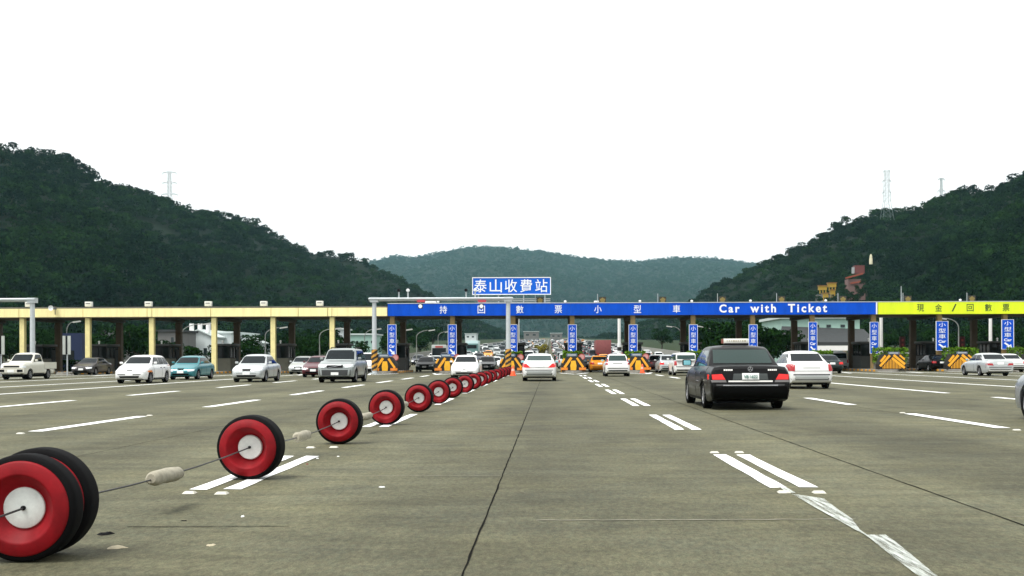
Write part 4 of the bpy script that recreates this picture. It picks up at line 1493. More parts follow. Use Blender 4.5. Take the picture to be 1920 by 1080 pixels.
tag(k.build('steel_cable', CABLE, smooth=60), 'thin black cable threading the red tyres and floats through their hubs', 'cable')
fl = None
for i, y in enumerate((8.85, 13.4, 17.95, 22.6)):
    if fl is None:
        k = MB()
        prof = [(.001, -.31), (.035, -.31), (.052, -.285), (.058, -.24), (.056, -.10), (.060, .05), (.057, .22), (.050, .285), (.034, .31), (.001, .31)]
        k.lathe(prof, n=20)
        for v in range(len(k.v)):
            x, yv, z = k.v[v]
            f_ = 1 + .06 * math.sin(yv * 31 + math.atan2(z, x) * 3)
            k.v[v] = (x * f_, yv, z * f_)
        fl = k.build('cable_float', FOAM, smooth=50)
        o = fl
    else:
        o = fl.copy(); COL.objects.link(o)
    o.location = (float(np.interp(y, [6.6, 11.15, 15.7, 20], [-3.10, -2.97, -2.945, TX])), y, TZ - .035)
    o.rotation_euler = (R(rt.uniform(-2, 2)), R(40 * i), R(rt.uniform(-2, 2)))
    tag(o, 'weathered cream float on the cable between the %s tyres' % ('first and second nearest', 'second and third nearest', 'third and fourth nearest', 'fourth and fifth nearest')[i], 'float', 'floats on the tyre cable')

# cone
def cone(at, label):
    t = empty('traffic_cone', at)
    k = MB(); k.lathe([(.19, .03), (.05, .70), (.035, .72), (.001, .72)], axis='z', n=20); k.build('cone_body', ORANGE, t, smooth=40)
    k = MB(); k.box((0, 0, .016), (.44, .44, .032)); k.build('base', ORANGE, t)
    k = MB(); k.lathe([(.131, .33), (.098, .49)], axis='z', n=20); k.build('reflective_band', mat('cone_band', (.75, .40, .32), rough=.4), t, smooth=40)
    tag(t, label, 'cone', 'orange cones')
c = G(962, 705); cone((c.x, c.y, .012), 'orange cone at the far end of the red tyre row')
c = P(1203, 700, 89.5); cone((c.x, 88.8, .012), 'orange cone before the barrier beside the white hatchback')

# studs and litter
stud_m = mat('stud', (.50, .49, .42), rough=.5)
sm = MB()
sm.add([(-.055, -.05, 0), (.055, -.05, 0), (.055, .05, 0), (-.055, .05, 0), (-.04, -.025, .018), (.04, -.025, .018), (.04, .025, .018), (-.04, .025, .018)], [(4, 5, 6, 7), (0, 1, 5, 4), (1, 2, 6, 5), (2, 3, 7, 6), (3, 0, 4, 7)])
sme = sm.mesh('road_stud', stud_m)
for x, y, lab in ((2.06, 9.85, 'near end of the nearest right double line, left bar'), (2.36, 9.82, 'near end of the nearest right double line, right bar'), (2.06, 14.0, 'far end of the nearest right double line, left bar'), (2.37, 14.0, 'far end of the nearest right double line, right bar'),
                  (-3.2, 9.95, 'near end of the left bar under the second tyre'), (-2.9, 9.9, 'near end of the right bar under the second tyre'), (-3.2, 15.0, 'far end of the left bar beyond the second tyre'), (-2.9, 15.05, 'far end of the right bar beyond the second tyre'),
                  (-8.55, 18.1, 'near end of the nearest left lane dash'), (-8.5, 23.8, 'far end of the nearest left lane dash'), (7.55, 18.1, 'near end of the dash nearest the right edge'), (7.5, 23.8, 'far end of the dash nearest the right edge')):
    o = link('road_stud', sme)
    o.location = (x, y, .013)
    o.scale = (1.0, 1.0, 1)
    tag(o, 'pale road stud at the %s' % lab, 'road stud', 'raised studs at line ends')
def scrap(px, py, sx, sy, h, m, name, label, seed):
    rr = random.Random(seed)
    c = G(px, py)
    k = MB()
    n = 11
    ring = [(math.cos(6.283 * i / n) * sx * rr.uniform(.6, 1.1), math.sin(6.283 * i / n) * sy * rr.uniform(.6, 1.1)) for i in range(n)]
    vs = [(x, y, 0) for x, y in ring] + [(x * .6, y * .6, h * rr.uniform(.5, 1.2)) for x, y in ring] + [(0, 0, h * .8)]
    fs = [(i, (i + 1) % n, n + (i + 1) % n, n + i) for i in range(n)] + [(n + i, n + (i + 1) % n, 2 * n) for i in range(n)]
    k.add(vs, fs)
    o = k.build(name, m)
    o.location = (c.x, c.y, .013)
    return tag(o, label, 'litter')
pale = mat('litter_pale', (.36, .32, .22), rough=.9, var=.3, scale=20)
chalk = mat('litter_white', (.70, .72, .70), rough=.7)
scrap(199, 1005, .065, .06, .016, RUBBER, 'rubber_scrap', 'black shred of rubber on the road right of the nearest tyre', 1)
scrap(219, 1031, .07, .06, .012, pale, 'paper_scrap', 'flat pale brown scrap right of the nearest tyre base', 2)
scrap(717, 916, .035, .028, .008, chalk, 'paper_scrap', 'small white scrap on the road between nearest tyres and the seam', 3)
scrap(455, 972, .018, .03, .01, chalk, 'paper_scrap', 'white fleck on the road in front of the second tyre', 4)
scrap(395, 1026, .03, .05, .006, pale, 'paper_scrap', 'thin pale sliver on the road below the second tyre', 5)
scrap(595, 862, .02, .02, .012, chalk, 'stone', 'white pebble just right of the second tyre', 6)
scrap(634, 858, .02, .03, .008, chalk, 'stone', 'white pebble below the third tyre', 7)
scrap(576, 873, .02, .02, .012, mat('litter_red', (.16, .03, .02)), 'stone', 'dull red chip on the road between second and third tyres', 8)
scrap(345, 980, .03, .016, .006, RUBBER, 'rubber_scrap', 'thin dark sliver left of the dark joint near the second tyre', 9)

# ------------------------------------------------------------------ the cars near the plaza
W_ = paint('paint_white', (.74, .75, .74))
S_ = paint('paint_silver', (.50, .53, .53), metal=.35)
SD_ = paint('paint_grey_silver', (.30, .33, .325), metal=.4)
K_ = paint('paint_black', (.003, .003, .0034), rough=.3, coat=.06, spec=.16)
KB_ = paint('paint_blue_black', (.010, .013, .022), rough=.22)
KG_ = paint('paint_green_black', (.008, .020, .018), rough=.22)
T_ = paint('paint_teal', (.035, .20, .23), metal=.2)
M_ = paint('paint_maroon', (.085, .012, .018))
DG_ = paint('paint_charcoal', (.035, .032, .034))
OR_ = paint('paint_taxi', (.72, .26, .008))
CR_ = paint('paint_cream_white', (.62, .61, .53))
GB_ = mat('bumper_grey', (.16, .165, .165), rough=.5)
CARS = 'cars on the plaza'
def gxy(px, py):
    g = G(px, py)
    return (g.x, g.y, 0)

# white pickup
PICK = dict(SEDAN, L=4.35, W=1.65, H=1.66, wb=2.45, fo=.80, r=.32, sill=.34, hood=.96, cowl=1.08, deck=1.12, tail=.9, xa=.98, xb=.42, xc=-.38, xd=-.50, roof=.76, kind='pickup')
t, bv, part = make_car('pickup_truck', 'old white pickup truck with open bed driving in at the far left', 'pickup truck', PICK, CR_, gxy(33, 712), 'near', CARS, head=[(.62, .74), (.92, .74), (.90, .86), (.62, .86)], grille=[(.55, .76, .86)], plates='f')
k = MB()
W2 = .80
for s in (-1, 1):
    k.box((-1.38, s * W2, .86), (1.66, .05, .42))
k.box((-2.19, 0, .86), (.05, 1.55, .42)); k.box((-.57, 0, .86), (.05, 1.55, .42)); k.box((-1.38, 0, .69), (1.62, 1.55, .04))
k.build('cargo_bed', CR_, t)
k = MB(); k.box((2.20, 0, .56), (.14, 1.62, .24)); bb = k.build('front_bumper', CR_, t)
k = MB()
for s in (-1, 1):
    k.box((2.272, s * .56, .56), (.02, .34, .15))
k.build('fog_lamp_recess', BLACK, bb)
k = MB(); k.box((2.275, 0, .54), (.02, .40, .15)); k.build('license_plate', PLATE, bb)

make_car('sedan_car', 'dark charcoal saloon behind the white pickup, facing the camera', 'car', dict(SEDAN, L=4.4, H=1.40), DG_, gxy(160, 703.5), 'near', CARS)
make_car('hatchback_car', 'white hatchback in the left lanes facing the camera', 'car', dict(HATCH, L=4.0, W=1.68, H=1.44), W_, gxy(253, 719), 'near', CARS, detail=2, amber=True, grille=[(.16, .64, .68)], head=[(.50, .56), (.88, .58), (.90, .68), (.50, .64)], bumper=BLACK,
         extras=[('turn_lamp', 'f', [[(.80, .58), (.91, .60), (.91, .67), (.80, .66)]], LAMP_O, .016), ('bumper_seam', 'f', [[(-.78, .47), (.78, .47), (.78, .495), (-.78, .495)]], BLACK, .008)])
make_car('sedan_car', 'teal saloon between the white hatchback and the silver saloon', 'car', dict(SEDAN, L=4.3, W=1.69, H=1.43), T_, gxy(347, 712), 'near', CARS, detail=2, grille=[(.22, .58, .68)])
make_car('sedan_car', 'pale silver saloon left of the grey four wheel drive, facing the camera', 'car', dict(SEDAN, L=4.4, W=1.72, H=1.47, hood=.74), S_, gxy(470, 716.5), 'near', CARS, detail=2, grille=[(.26, .60, .70)],
         head=[(.44, .58), (.90, .62), (.88, .76), (.50, .74)])
make_car('sedan_car', 'small silver white car in a gate behind the maroon saloon', 'car', dict(SEDAN, L=4.3, W=1.68, H=1.44), S_, gxy(563, 702), 'near', CARS)
make_car('sedan_car', 'maroon saloon half hidden by the grey four wheel drive', 'car', dict(SEDAN, L=4.4, W=1.69, H=1.42), M_, gxy(592, 707.5), 'near', CARS)
t, bv, part = make_car('suv_car', 'grey silver four wheel drive with black lower bumpers, facing the camera', 'car', SUV, SD_, gxy(634, 717.5), 'near', CARS, detail=2, front_tone=(.66, mat('cladding', (.03, .033, .034), rough=.6)), grille=[(.42, .76, .90)], head=[(.52, .76), (.93, .80), (.90, .95), (.52, .93)])
part('grille_bar', 'f', [[(-.36, .765), (-.30, .765), (.36, .895), (.30, .895)]], CHROME, .03)
k = MB()
for s in (-1, 1):
    k.tube([(.1, s * .63, 1.73), (0, s * .63, 1.80), (-1.5, s * .63, 1.80), (-1.65, s * .63, 1.72)], .025)
k.build('roof_rail', BLACK, t)
make_car('van_car', 'white van showing between the grey four wheel drive and the left gantry base', 'van', dict(VAN, L=4.6), W_, gxy(684, 701), 'near', CARS)
make_car('sedan_car', 'black saloon coming out of the gate under the first blue lane signs', 'car', dict(SEDAN, H=1.40), K_, (X(797, 103) , 103, 0), 'near', CARS)
make_car('sedan_car', 'white saloon facing the camera behind the row of red tyres', 'car', dict(SEDAN, L=4.4, W=1.74, H=1.42), W_, (X(872, 68), 68, 0), 'near', CARS, detail=2, grille=[(.10, .56, .60)], head=[(.60, .60), (.86, .60), (.86, .68), (.60, .67)])
make_car('sedan_car', 'dark saloon in the gate right behind the white saloon', 'car', dict(SEDAN, H=1.42), KG_, (X(912, 102), 102, 0), 'near', CARS)
make_car('sedan_car', 'small white car left of the station sign post beyond the dark saloon', 'car', SEDAN, W_, (X(927, 124), 124, 0), 'near', CARS)

make_car('sedan_car', 'white saloon with lit red tail lamps straight ahead in the centre lane', 'car', dict(SEDAN, L=4.75, W=1.82, H=1.45, r=.32, tail=1.00, deck=1.03, xd=-1.62), W_, gxy(1011.5, 714.5), 'away', CARS, detail=2, brake=True, glass=GLASS_LT,
         tail=[(.50, .72), (.95, .74), (.94, .95), (.74, .93)], bumper=GB_, extras=[('rear_bumper', 'r', [[(-.84, .32), (.84, .32), (.85, .56), (-.85, .56)]], S_, .012)])
make_car('hatchback_car', 'white hatchback seen from behind in front of the central barriers', 'car', dict(HATCH, L=4.0, W=1.66, H=1.48, roof=.68), W_, gxy(1157, 706), 'away', CARS, detail=2, plates='f', glass=GLASS_LT, tail=[(.78, .78), (.95, .76), (.84, 1.16), (.72, 1.16)],
         extras=[('emblem_bar', 'r', [[(-.30, .86), (.30, .86), (.30, .90), (-.30, .90)]], ROOFGREY, .01)])
make_car('sedan_car', 'orange taxi saloon seen from behind in the gate left of the white hatchback', 'taxi', SEDAN, OR_, (X(1124, 95), 95, 0), 'away', CARS)
make_car('sedan_car', 'dark green car squeezed left of the orange taxi', 'car', dict(SEDAN, H=1.38), KG_, (X(1104, 106), 106, 0), 'away', CARS)
make_car('sedan_car', 'dark red car in the gate right of the white hatchback', 'car', dict(SEDAN, H=1.46), M_, (X(1232, 99), 99, 0), 'away', CARS)
make_car('sedan_car', 'silver car with lit brake lamps left of the white van', 'car', dict(SEDAN, W=1.70, H=1.46), S_, (X(1254, 88), 88, 0), 'away', CARS, brake=True)
make_car('van_car', 'white van seen from behind left of the black limousine', 'van', dict(VAN, L=4.0, W=1.66, H=1.55), W_, gxy(1284, 704.5), 'away', CARS, detail=1, plates='f', glass=GLASS_LT)

# black limousine taxi
CHRM = CHROME
t, bv, part = make_car('limousine_taxi', 'large black limousine with a white roof sign and red tail lamps', 'taxi', LIMO, K_, gxy(1391, 766), 'away', CARS, detail=3, brake=True, plates='f', glass=mat('limo_glass', (.008, .026, .022), rough=.08, spec=.5),
         tail=[(.60, .705), (.965, .705), (.955, .815), (.68, .83)], bumper=mat('limo_bumper', (.05, .05, .052), rough=.35), gaps=1)
part('reverse_lamp', 'r', [[(.54, .645), (.94, .645), (.95, .695), (.56, .695)]], mat('lamp_smoke', (.16, .15, .15), rough=.2), .012)
part('reverse_lamp', 'r', [[(-.54, .645), (-.94, .645), (-.95, .695), (-.56, .695)]], mat('lamp_smoke', (.16, .15, .15), rough=.2), .012)
part('chrome_strip', 'r', [[(-.50, .650), (.50, .650), (.50, .685), (-.50, .685)]], mat('strip_bright', (.80, .79, .76), rough=.35), .014)
part('plate_recess', 'r', [[(-.40, .70), (.40, .70), (.38, .84), (-.38, .84)]], mat('recess_grey', (.045, .055, .055), rough=.6), .008)
pl = part('license_plate', 'r', [[(-.19, .705), (.19, .705), (.19, .845), (-.19, .845)]], PLATE, .03)
rz = [v.co.x for v in pl.data.vertices]
xp = min(rz)
me = glyphs('VB·1622', .31, .075, .004)
o = link('plate_lettering', me, pl)
o.rotation_euler = (0, 0, -math.pi / 2)
o.location = (xp - .003, 0, .775)
me.materials.append(mat('plate_green', (.08, .22, .18)))
k = MB()
for yy in (.50, -.50):
    for i in range(5):
        decal(k, bv, 'r', [(yy - .10 + i * .042, .905), (yy - .068 + i * .042, .905), (yy - .068 + i * .042, .94), (yy - .10 + i * .042, .94)], .006, 1, 1)
k.build('badge_mark', mat('strip_bright', (.8, .8, .8)), t)
hit = bv.ray_cast(Vector((-9, 0, .945)), Vector((1, 0, 0)))[0]
k = MB()
k.lathe([(.055, -.006), (.055, .006), (.046, .006), (.046, -.006)], axis='x', n=20, c=(hit.x - .012, 0, .945), closed=True)
for a in (90, 210, 330):
    k.bar((hit.x - .012, 0, .945), (hit.x - .012, math.cos(R(a)) * .05, .945 + math.sin(R(a)) * .05), .012)
k.build('star_emblem', CHROME, t)
# chrome line along bumper, side moulding
part('bumper_line', 'r', [[(-.93, .565), (.93, .565), (.93, .585), (-.93, .585)]], CHROME, .016)
for sd in ('l', 's'):
    part('side_moulding', sd, [[(-1.4, .52), (1.2, .52), (1.2, .58), (-1.4, .58)]], mat('limo_moulding', (.022, .023, .024), rough=.35), .012)
# roof sign
k = MB()
k.box((-.55, 0, 1.53), (.20, .58, .05)); rs = k.build('roof_sign_base', BLACK, t)
bevel_box('roof_sign', (.18, .62, .12), mat('roof_sign_white', (.70, .70, .64), rough=.5), .02, t, (-.55, 0, 1.605))
k = MB(); k.box((-.55, .32, 1.605), (.16, .04, .105)); k.build('roof_sign_end', mat('sign_brown', (.22, .06, .04)), t)
k = MB()
rr = random.Random(4)
for i in range(9):
    k.box((-.644, .22 - i * .054, 1.61), (.008, .04 * rr.uniform(.5, 1), .04 * rr.uniform(.5, 1)))
k.build('roof_sign_mark', mat('mark_olive', (.40, .36, .25)), t)
part('rear_bumper', 'r', [[(-.96, .27), (.96, .27), (.96, .55), (-.96, .55)]], mat('limo_lower', (.0025, .0025, .0025), rough=.6, spec=.06), .010, 14, 4)

make_car('sedan_car', 'white saloon just right of the black limousine with tall red lamps', 'car', dict(SEDAN, L=4.45, W=1.72, H=1.45, tail=.96, deck=1.00, xc=-.90, xd=-1.55, roof=.68), W_, gxy(1511.5, 729), 'away', CARS, detail=2, plates='f', bumper=BLACK,
         tail=[(.74, .68), (.955, .70), (.95, .95), (.72, .93)], extras=[('boot_line', 'r', [[(-.32, .80), (.32, .80), (.32, .815), (-.32, .815)]], BLACK, .004), ('rear_bumper', 'r', [[(-.82, .38), (.82, .38), (.83, .54), (-.83, .54)]], S_, .010)])
make_car('sedan_car', 'dark green black saloon right of the white saloon, entering a gate', 'car', dict(SEDAN, H=1.42), KG_, (X(1555, 84), 84, 0), 'away', CARS, brake=True)
make_car('van_car', 'pale minivan beyond the dark green black saloon', 'van', dict(VAN, L=4.5), S_, (X(1569, 102), 102, 0), 'away', CARS)
make_car('suv_car', 'white estate car hidden behind the left lime barrier', 'car', dict(SUV, W=1.8, H=1.62), W_, (X(1692, 104), 104, 0), 'away', CARS, brake=True)
make_car('sedan_car', 'black saloon entering the gate left of the silver saloon', 'car', dict(SEDAN, W=1.74, H=1.40), K_, (X(1759, 94), 94, 0), 'away', CARS, detail=1)
make_car('sedan_car', 'silver saloon in the right lanes seen from behind at an angle', 'car', dict(SEDAN, L=4.7, W=1.79, H=1.44, r=.32, tail=.97, deck=1.0, xc=-.92, xd=-1.55), S_, gxy(1862, 705), 'away', CARS, detail=2,
         tail=[(.48, .66), (.94, .68), (.93, .80), (.56, .80)], extras=[('bumper_strip', 'r', [[(-.72, .33), (.72, .33), (.72, .39), (-.72, .39)]], WHITE, .014)])
make_car('sedan_car', 'white saloon beyond the silver saloon at the right', 'car', dict(SEDAN, H=1.44), W_, (X(1897, 88), 88, 0), 'away', CARS, brake=True)
# near car cut by the right edge
t, bv, part = make_car('sedan_car', 'dark car cut off by the right picture edge, only its front wheel showing', 'car', dict(SEDAN, L=4.6, W=1.76, H=1.44, hood=.80, r=.325), paint('paint_gunmetal', (.30, .32, .34), metal=.4, rough=.3), None, 'away', CARS, detail=3)
xf = 2.3 - .88
w = G(1940, 789)
t.rotation_euler = (0, 0, math.pi / 2)
t.location = (w.x + .88 - .16, w.y - xf, 0)
for sd in ('l', 's'):
    part('flank_shade', sd, [[(-2.1, .30), (2.12, .30), (2.12, .62), (-2.1, .62)]], KB_, .006)  # painted dark band: stands in for the flank reflecting less sky

# ------------------------------------------------------------------ far traffic on the climb
def far_template(sp, name):
    root, bv, part = make_car('template', 'x', 'x', sp, W_, None, 'near', detail=0, rim=False)
    vs, fs, mi, mats = [], [], [], []
    for o in [c for c in bpy.data.objects if c.parent == root]:
        if o.name.split('.')[0] in ('door_gap', 'air_intake', 'rear_valance', 'bumper_trim'):
            continue
        off = len(vs)
        M = Matrix.Translation(o.location)
        vs += [tuple(M @ v.co) for v in o.data.vertices]
        fs += [tuple(i + off for i in p.vertices) for p in o.data.polygons]
        m = o.data.materials[0]
        if m not in mats:
            mats.append(m)
        mi += [mats.index(m)] * len(o.data.polygons)
    for o in [c for c in bpy.data.objects if c.parent == root]:
        bpy.data.objects.remove(o)
    bpy.data.objects.remove(root)
    me = bpy.data.meshes.new(name)
    me.from_pydata(vs, [], fs)
    for m in mats:
        me.materials.append(m)
    me.polygons.foreach_set('material_index', mi)
    me.polygons.foreach_set('use_smooth', [True] * len(fs))
    me.set_sharp_from_angle(angle=R(38))
    k = mats.index(W_)
    return me, k
FT = {'saloon': far_template(SEDAN, 'far_saloon'), 'hatchback': far_template(HATCH, 'far_hatchback'), 'van': far_template(VAN, 'far_van')}
rf = random.Random(21)
FARP = [('white', W_, 5), ('silver', S_, 5), ('grey', SD_, 7), ('black', KB_, 5), ('dark green', KG_, 3), ('maroon', M_, 1), ('yellow', OR_, 1)]
def far_vehicle(kind, cname, pm, x, y, toward):
    me, slot = FT[kind]
    o = link('far_%s' % ('van' if kind == 'van' else 'car'), me)
    o.material_slots[slot].link = 'OBJECT'
    o.material_slots[slot].material = pm
    o.location = (x, y, float(terrain(y)) + .01)
    slope = math.atan2(float(terrain(y + 2)) - float(terrain(y - 2)), 4)
    o.rotation_euler = (0, (slope if toward else -slope), -math.pi / 2 if toward else math.pi / 2)
    tag(o, 'tiny %s %s %s in the packed traffic far beyond the gates' % (cname, kind, 'coming downhill' if toward else 'driving away uphill'), 'van' if kind == 'van' else 'car', 'traffic on the highway beyond the gates')
lanes_in = (-18.2, -14.4, -10.7, -7.0, -3.3)
lanes_out = (1.7, 4.6, 7.5, 10.6, 13.8, 17.5)
for lanes, toward, y0 in ((lanes_in, True, 135), (lanes_out, False, 122)):
    for x in lanes:
        y = y0 + rf.uniform(0, 25)
        while y < 760:
            tot = rf.uniform(0, 27)
            for cname, pm, wgt in FARP:
                tot -= wgt
                if tot <= 0:
                    break
            kind = rf.choice(['saloon', 'saloon', 'hatchback', 'van'])
            far_vehicle(kind, cname, pm, x + rf.uniform(-.3, .3), y, toward)
            y += rf.uniform(9, 26) + y * .03

def big_vehicle(name, px, py, Y, d, bodym, cabm, label, cat, toward=True, bus=False):
    p = P(px, py, Y)
    z = float(terrain(Y))
    t = empty(name, (p.x, Y, z + .01), 0)
    w, l, h = d
    if bus:
        bevel_box('body', (w, l, h - .5), bodym, .12, t, (0, 0, (h - .5) / 2 + .5))
        k = MB(); k.box((0, -l / 2 - .004, h * .60), (w * .90, .03, h * .46)); k.build('windscreen', GLASS, t)
        k = MB(); k.box((0, -l / 2 - .004, .85), (w * .9, .03, .55)); k.build('front_band', cabm, t)
        k = MB()
        for s in (-1, 1):
            k.box((s * w / 2, 0, h * .6), (.03, l * .9, h * .25))
        k.build('side_window', GLASS, t)
        k = MB(); k.box((0, -l / 2 - .005, h - .28), (w * .5, .03, .25)); k.build('route_board', mat('board_red', (.35, .06, .05)), t)
    else:
        bevel_box('cargo_box', (w, l * .72, h - 1.0), bodym, .03, t, (0, l * .14 if toward else -l * .14, (h - 1.0) / 2 + 1.0))
        cy = -l * .36 if toward else l * .36
        bevel_box('cab', (w * .95, l * .26, h * .66), cabm, .10, t, (0, cy, h * .33 + .5))
        k = MB(); k.box((0, cy - l * .13 - .01, h * .62), (w * .8, .03, h * .22)); k.build('windscreen', GLASS, t)
        k = MB(); k.box((0, 0, .75), (w * .5, l * .9, .3)); k.build('chassis', UNDER, t)
    for s in (-1, 1):
        k = MB(); k.box((s * w * .36, (-l / 2 - .02) if (toward) else (-l / 2 + .02), .95), (.32, .05, .22)); k.build('headlight' if toward else 'tail_light', mat('lamp_on', (.9, .9, .85), emit=(1, 1, .9), estr=1.2) if toward else LAMP_R, t)
    for yy in (-l * .33, l * .33):
        for s in (-1, 1):
            k = MB(); k.cyl((s * (w / 2 - .35), yy, .5), (s * (w / 2 - .02), yy, .5), .5, n=18); k.build('wheel', RUBBER, t)
    tag(t, label, cat)
big_vehicle('coach_bus', 829, 668, 165, (2.2, 9, 2.7), mat('bus_pale', (.34, .36, .35)), mat('bus_green', (.10, .50, .06)), 'white and green bus coming downhill beside the second blue lane sign', 'bus', bus=True)
big_vehicle('box_truck', 887, 664, 215, (2.3, 7, 3.1), mat('truck_cyan', (.45, .58, .58)), mat('truck_cab', (.10, .20, .20)), 'pale box truck coming downhill with its lamps on', 'truck')
big_vehicle('container_truck', 1129, 668, 185, (2.4, 11, 3.2), mat('container_red', (.20, .05, .05), var=.2), mat('truck_cab_red', (.2, .04, .04)), 'dark red container truck driving uphill beyond the gates', 'truck', toward=False)

# ------------------------------------------------------------------ trees beyond the plaza
rngt = np.random.default_rng(77)
def tree_variant(seed, hgt):
    rg = np.random.default_rng(seed)
    lumps = []
    for k in range(9):
        t = rg.random() * 6.283
        rr = hgt * rg.uniform(.08, .26)
        z = hgt * rg.uniform(.32, .88)
        s = hgt * rg.uniform(.13, .22) * (1.1 - .5 * abs(z / hgt - .55))
        lumps.append(((rr * math.cos(t), rr * math.sin(t), z), (s * 1.15, s * 1.15, s * .85)))
    lumps.append(((0, 0, hgt * .6), (hgt * .22, hgt * .22, hgt * .28)))
    n = 1500
    Q = leaf_cloud(rg, lumps, n, hgt * .062)
    # each clump of foliage keeps its own shade of green
    cl = Q.mean(1)
    tint = np.clip(.42 + .25 * np.sin(cl[:, 0] * 1.7 + seed) * np.cos(cl[:, 2] * 1.3) + rg.normal(0, .17, n), 0, 1)
    cm = quads_mesh('crown', Q, tint, LEAF_TREE)
    k = MB()
    k.tube([(0, 0, 0), (.03 * hgt, .01 * hgt, .2 * hgt), (.01 * hgt, -.01 * hgt, .42 * hgt), (0, 0, .68 * hgt)], [.035 * hgt, .027 * hgt, .02 * hgt, .008 * hgt], n=8)
    for q in range(4):
        a = q * 1.6 + seed
        b_ = lumps[q][0]
        k.tube([(.02 * hgt, 0, .28 * hgt), (b_[0] * .5, b_[1] * .5, .4 * hgt), b_], [.016 * hgt, .011 * hgt, .004 * hgt], n=6)
    return cm, k.mesh('trunk', BARK, 60)
TV = [tree_variant(s, 8.0) for s in (1, 4, 9, 15, 22)]
def tree(x, y, s, v, label, group):
    t = empty('broadleaf_tree', (x, y, float(terrain(y)) - .1), rngt.random() * 6.283)
    link('crown', TV[v][0], t)
    link('trunk', TV[v][1], t)
    t.scale = (s * rngt.uniform(.9, 1.25), s * rngt.uniform(.9, 1.25), s)
    tag(t, label, 'tree', group)
LEFTL = 'dark green tree in the belt behind the canopy, left of the highway'
RIGHTL = 'dark green tree in the belt behind the canopy, right of the highway'
for i in range(64):
    px = -40 + 870 * i / 63 + rngt.uniform(-14, 14)
    Y = rngt.uniform(150, 290) * (1 if px < 620 else 1.25)
    tz = P(px, rngt.uniform(606, 646), Y).z
    z0 = float(terrain(Y))
    x = ray(px, 640)[0] * Y
    if x > -27: x = -27 - rngt.random() * 5
    s = max((tz - z0) / 8.0, .5)
    tree(x, Y, min(s, 2.2), i % 5, LEFTL, 'tree belt left of the highway')
for i in range(54):
    px = 1215 + 780 * i / 53 + rngt.uniform(-14, 14)
    Y = rngt.uniform(150, 300)
    tz = P(px, rngt.uniform(596, 632), Y).z
    z0 = float(terrain(Y))
    x = ray(px, 640)[0] * Y
    if x < 29: x = 29 + rngt.random() * 6
    s = max((tz - z0) / 8.0, .5)
    tree(x, Y, min(s, 2.4), i % 5, RIGHTL, 'tree belt right of the highway')
for px, top, Y, g in ((1352, 604, 124, 1), (1380, 600, 120, 1), (1418, 598, 122, 1), (1448, 603, 119, 1), (1474, 612, 117, 1), (1335, 616, 128, 1), (176, 626, 128, 0), (206, 632, 124, 0), (232, 618, 130, 0), (262, 610, 128, 0), (300, 630, 122, 0), (318, 634, 130, 0), (360, 642, 120, 0), (410, 640, 124, 0), (452, 640, 122, 0), (480, 648, 126, 0), (566, 636, 128, 0), (598, 630, 132, 0), (60, 612, 130, 0), (100, 620, 134, 0), (672, 640, 132, 0)):
    z0 = float(terrain(Y))
    s_ = max((P(px, top, Y).z - z0) / 8.0, .25)
    tree(ray(px, 640)[0] * Y, Y, s_, int(px) % 5, RIGHTL if g else LEFTL, 'tree belt %s of the highway' % ('right' if g else 'left'))
# shrubs over the temple terraces
for px, py, s_ in ((1538, 556, .55), (1566, 558, .6), (1552, 562, .55), (1590, 556, .7), (1612, 552, .75), (1625, 540, .7), (1602, 562, .7), (1580, 548, .45), (1628, 494, .35), (1640, 494, .35), (1588, 540, .45), (1608, 530, .35), (1620, 522, .5), (1584, 528, .3), (1596, 548, .5)):
    t = empty('broadleaf_tree', tuple(P(px, py + 16, 468)))
    link('crown', TV[px % 5][0], t); link('trunk', TV[px % 5][1], t)
    t.scale = (s_, s_, s_)
    tag(t, 'dark tree in front of the hillside temples', 'tree', 'trees around the temples')
t = empty('median_bush', (-.3 * 1, 0, 0))
c = P(1014, 655, 230)
t.location = (c.x, 230, float(terrain(230)))
Q = leaf_cloud(np.random.default_rng(8), [((0, 0, .9), (1.2, 1.2, 1.0)), ((.8, 0, 1.4), (.9, .9, .9)), ((-.8, .3, 1.2), (.8, .8, .8))], 700, .35)
link('foliage', quads_mesh('foliage', Q, np.clip(rngt.normal(.5, .25, 700), 0, 1), leaf_material('olive_leaves', (.07, .07, .012), (.20, .17, .03))), t)
k = MB(); k.tube([(0, 0, -.1), (.05, 0, .5), (0, 0, 1.2)], [.09, .06, .03]); k.build('stem', BARK, t)
tag(t, 'olive yellow bush on the median beyond the central gate', 'bush')

# highway edge walls
wallm = mat('barrier_concrete', (.20, .20, .18), rough=.9, var=.15, scale=1)
for xs_, lab in ((lambda y: -road_x(y)[6] - .4, 'low concrete wall along the left edge of the highway'), (lambda y: road_x(y)[6] + .4, 'low concrete wall along the right edge of the highway'), (lambda y: -.6, 'low concrete median wall dividing the highway uphill')):
    k = MB()
    ysr = [y for y in YS if 112 <= y <= 900] if 'median' not in lab else [y for y in YS if 170 <= y <= 900]
    h = 1.0
    vs, fs = [], []
    for y in ysr:
        x, z = xs_(y), float(terrain(y))
        vs += [(x - .3, y, z - .05), (x - .12, y, z + h), (x + .12, y, z + h), (x + .3, y, z - .05)]
    for i in range(len(ysr) - 1):
        for q in range(3):
            fs.append((i * 4 + q, i * 4 + q + 1, i * 4 + q + 5, i * 4 + q + 4))
    fs += [(0, 1, 2, 3), tuple((len(ysr) - 1) * 4 + q for q in (3, 2, 1, 0))]
    k.add(vs, fs)
    tag(k.build('concrete_wall', wallm), lab, 'wall')

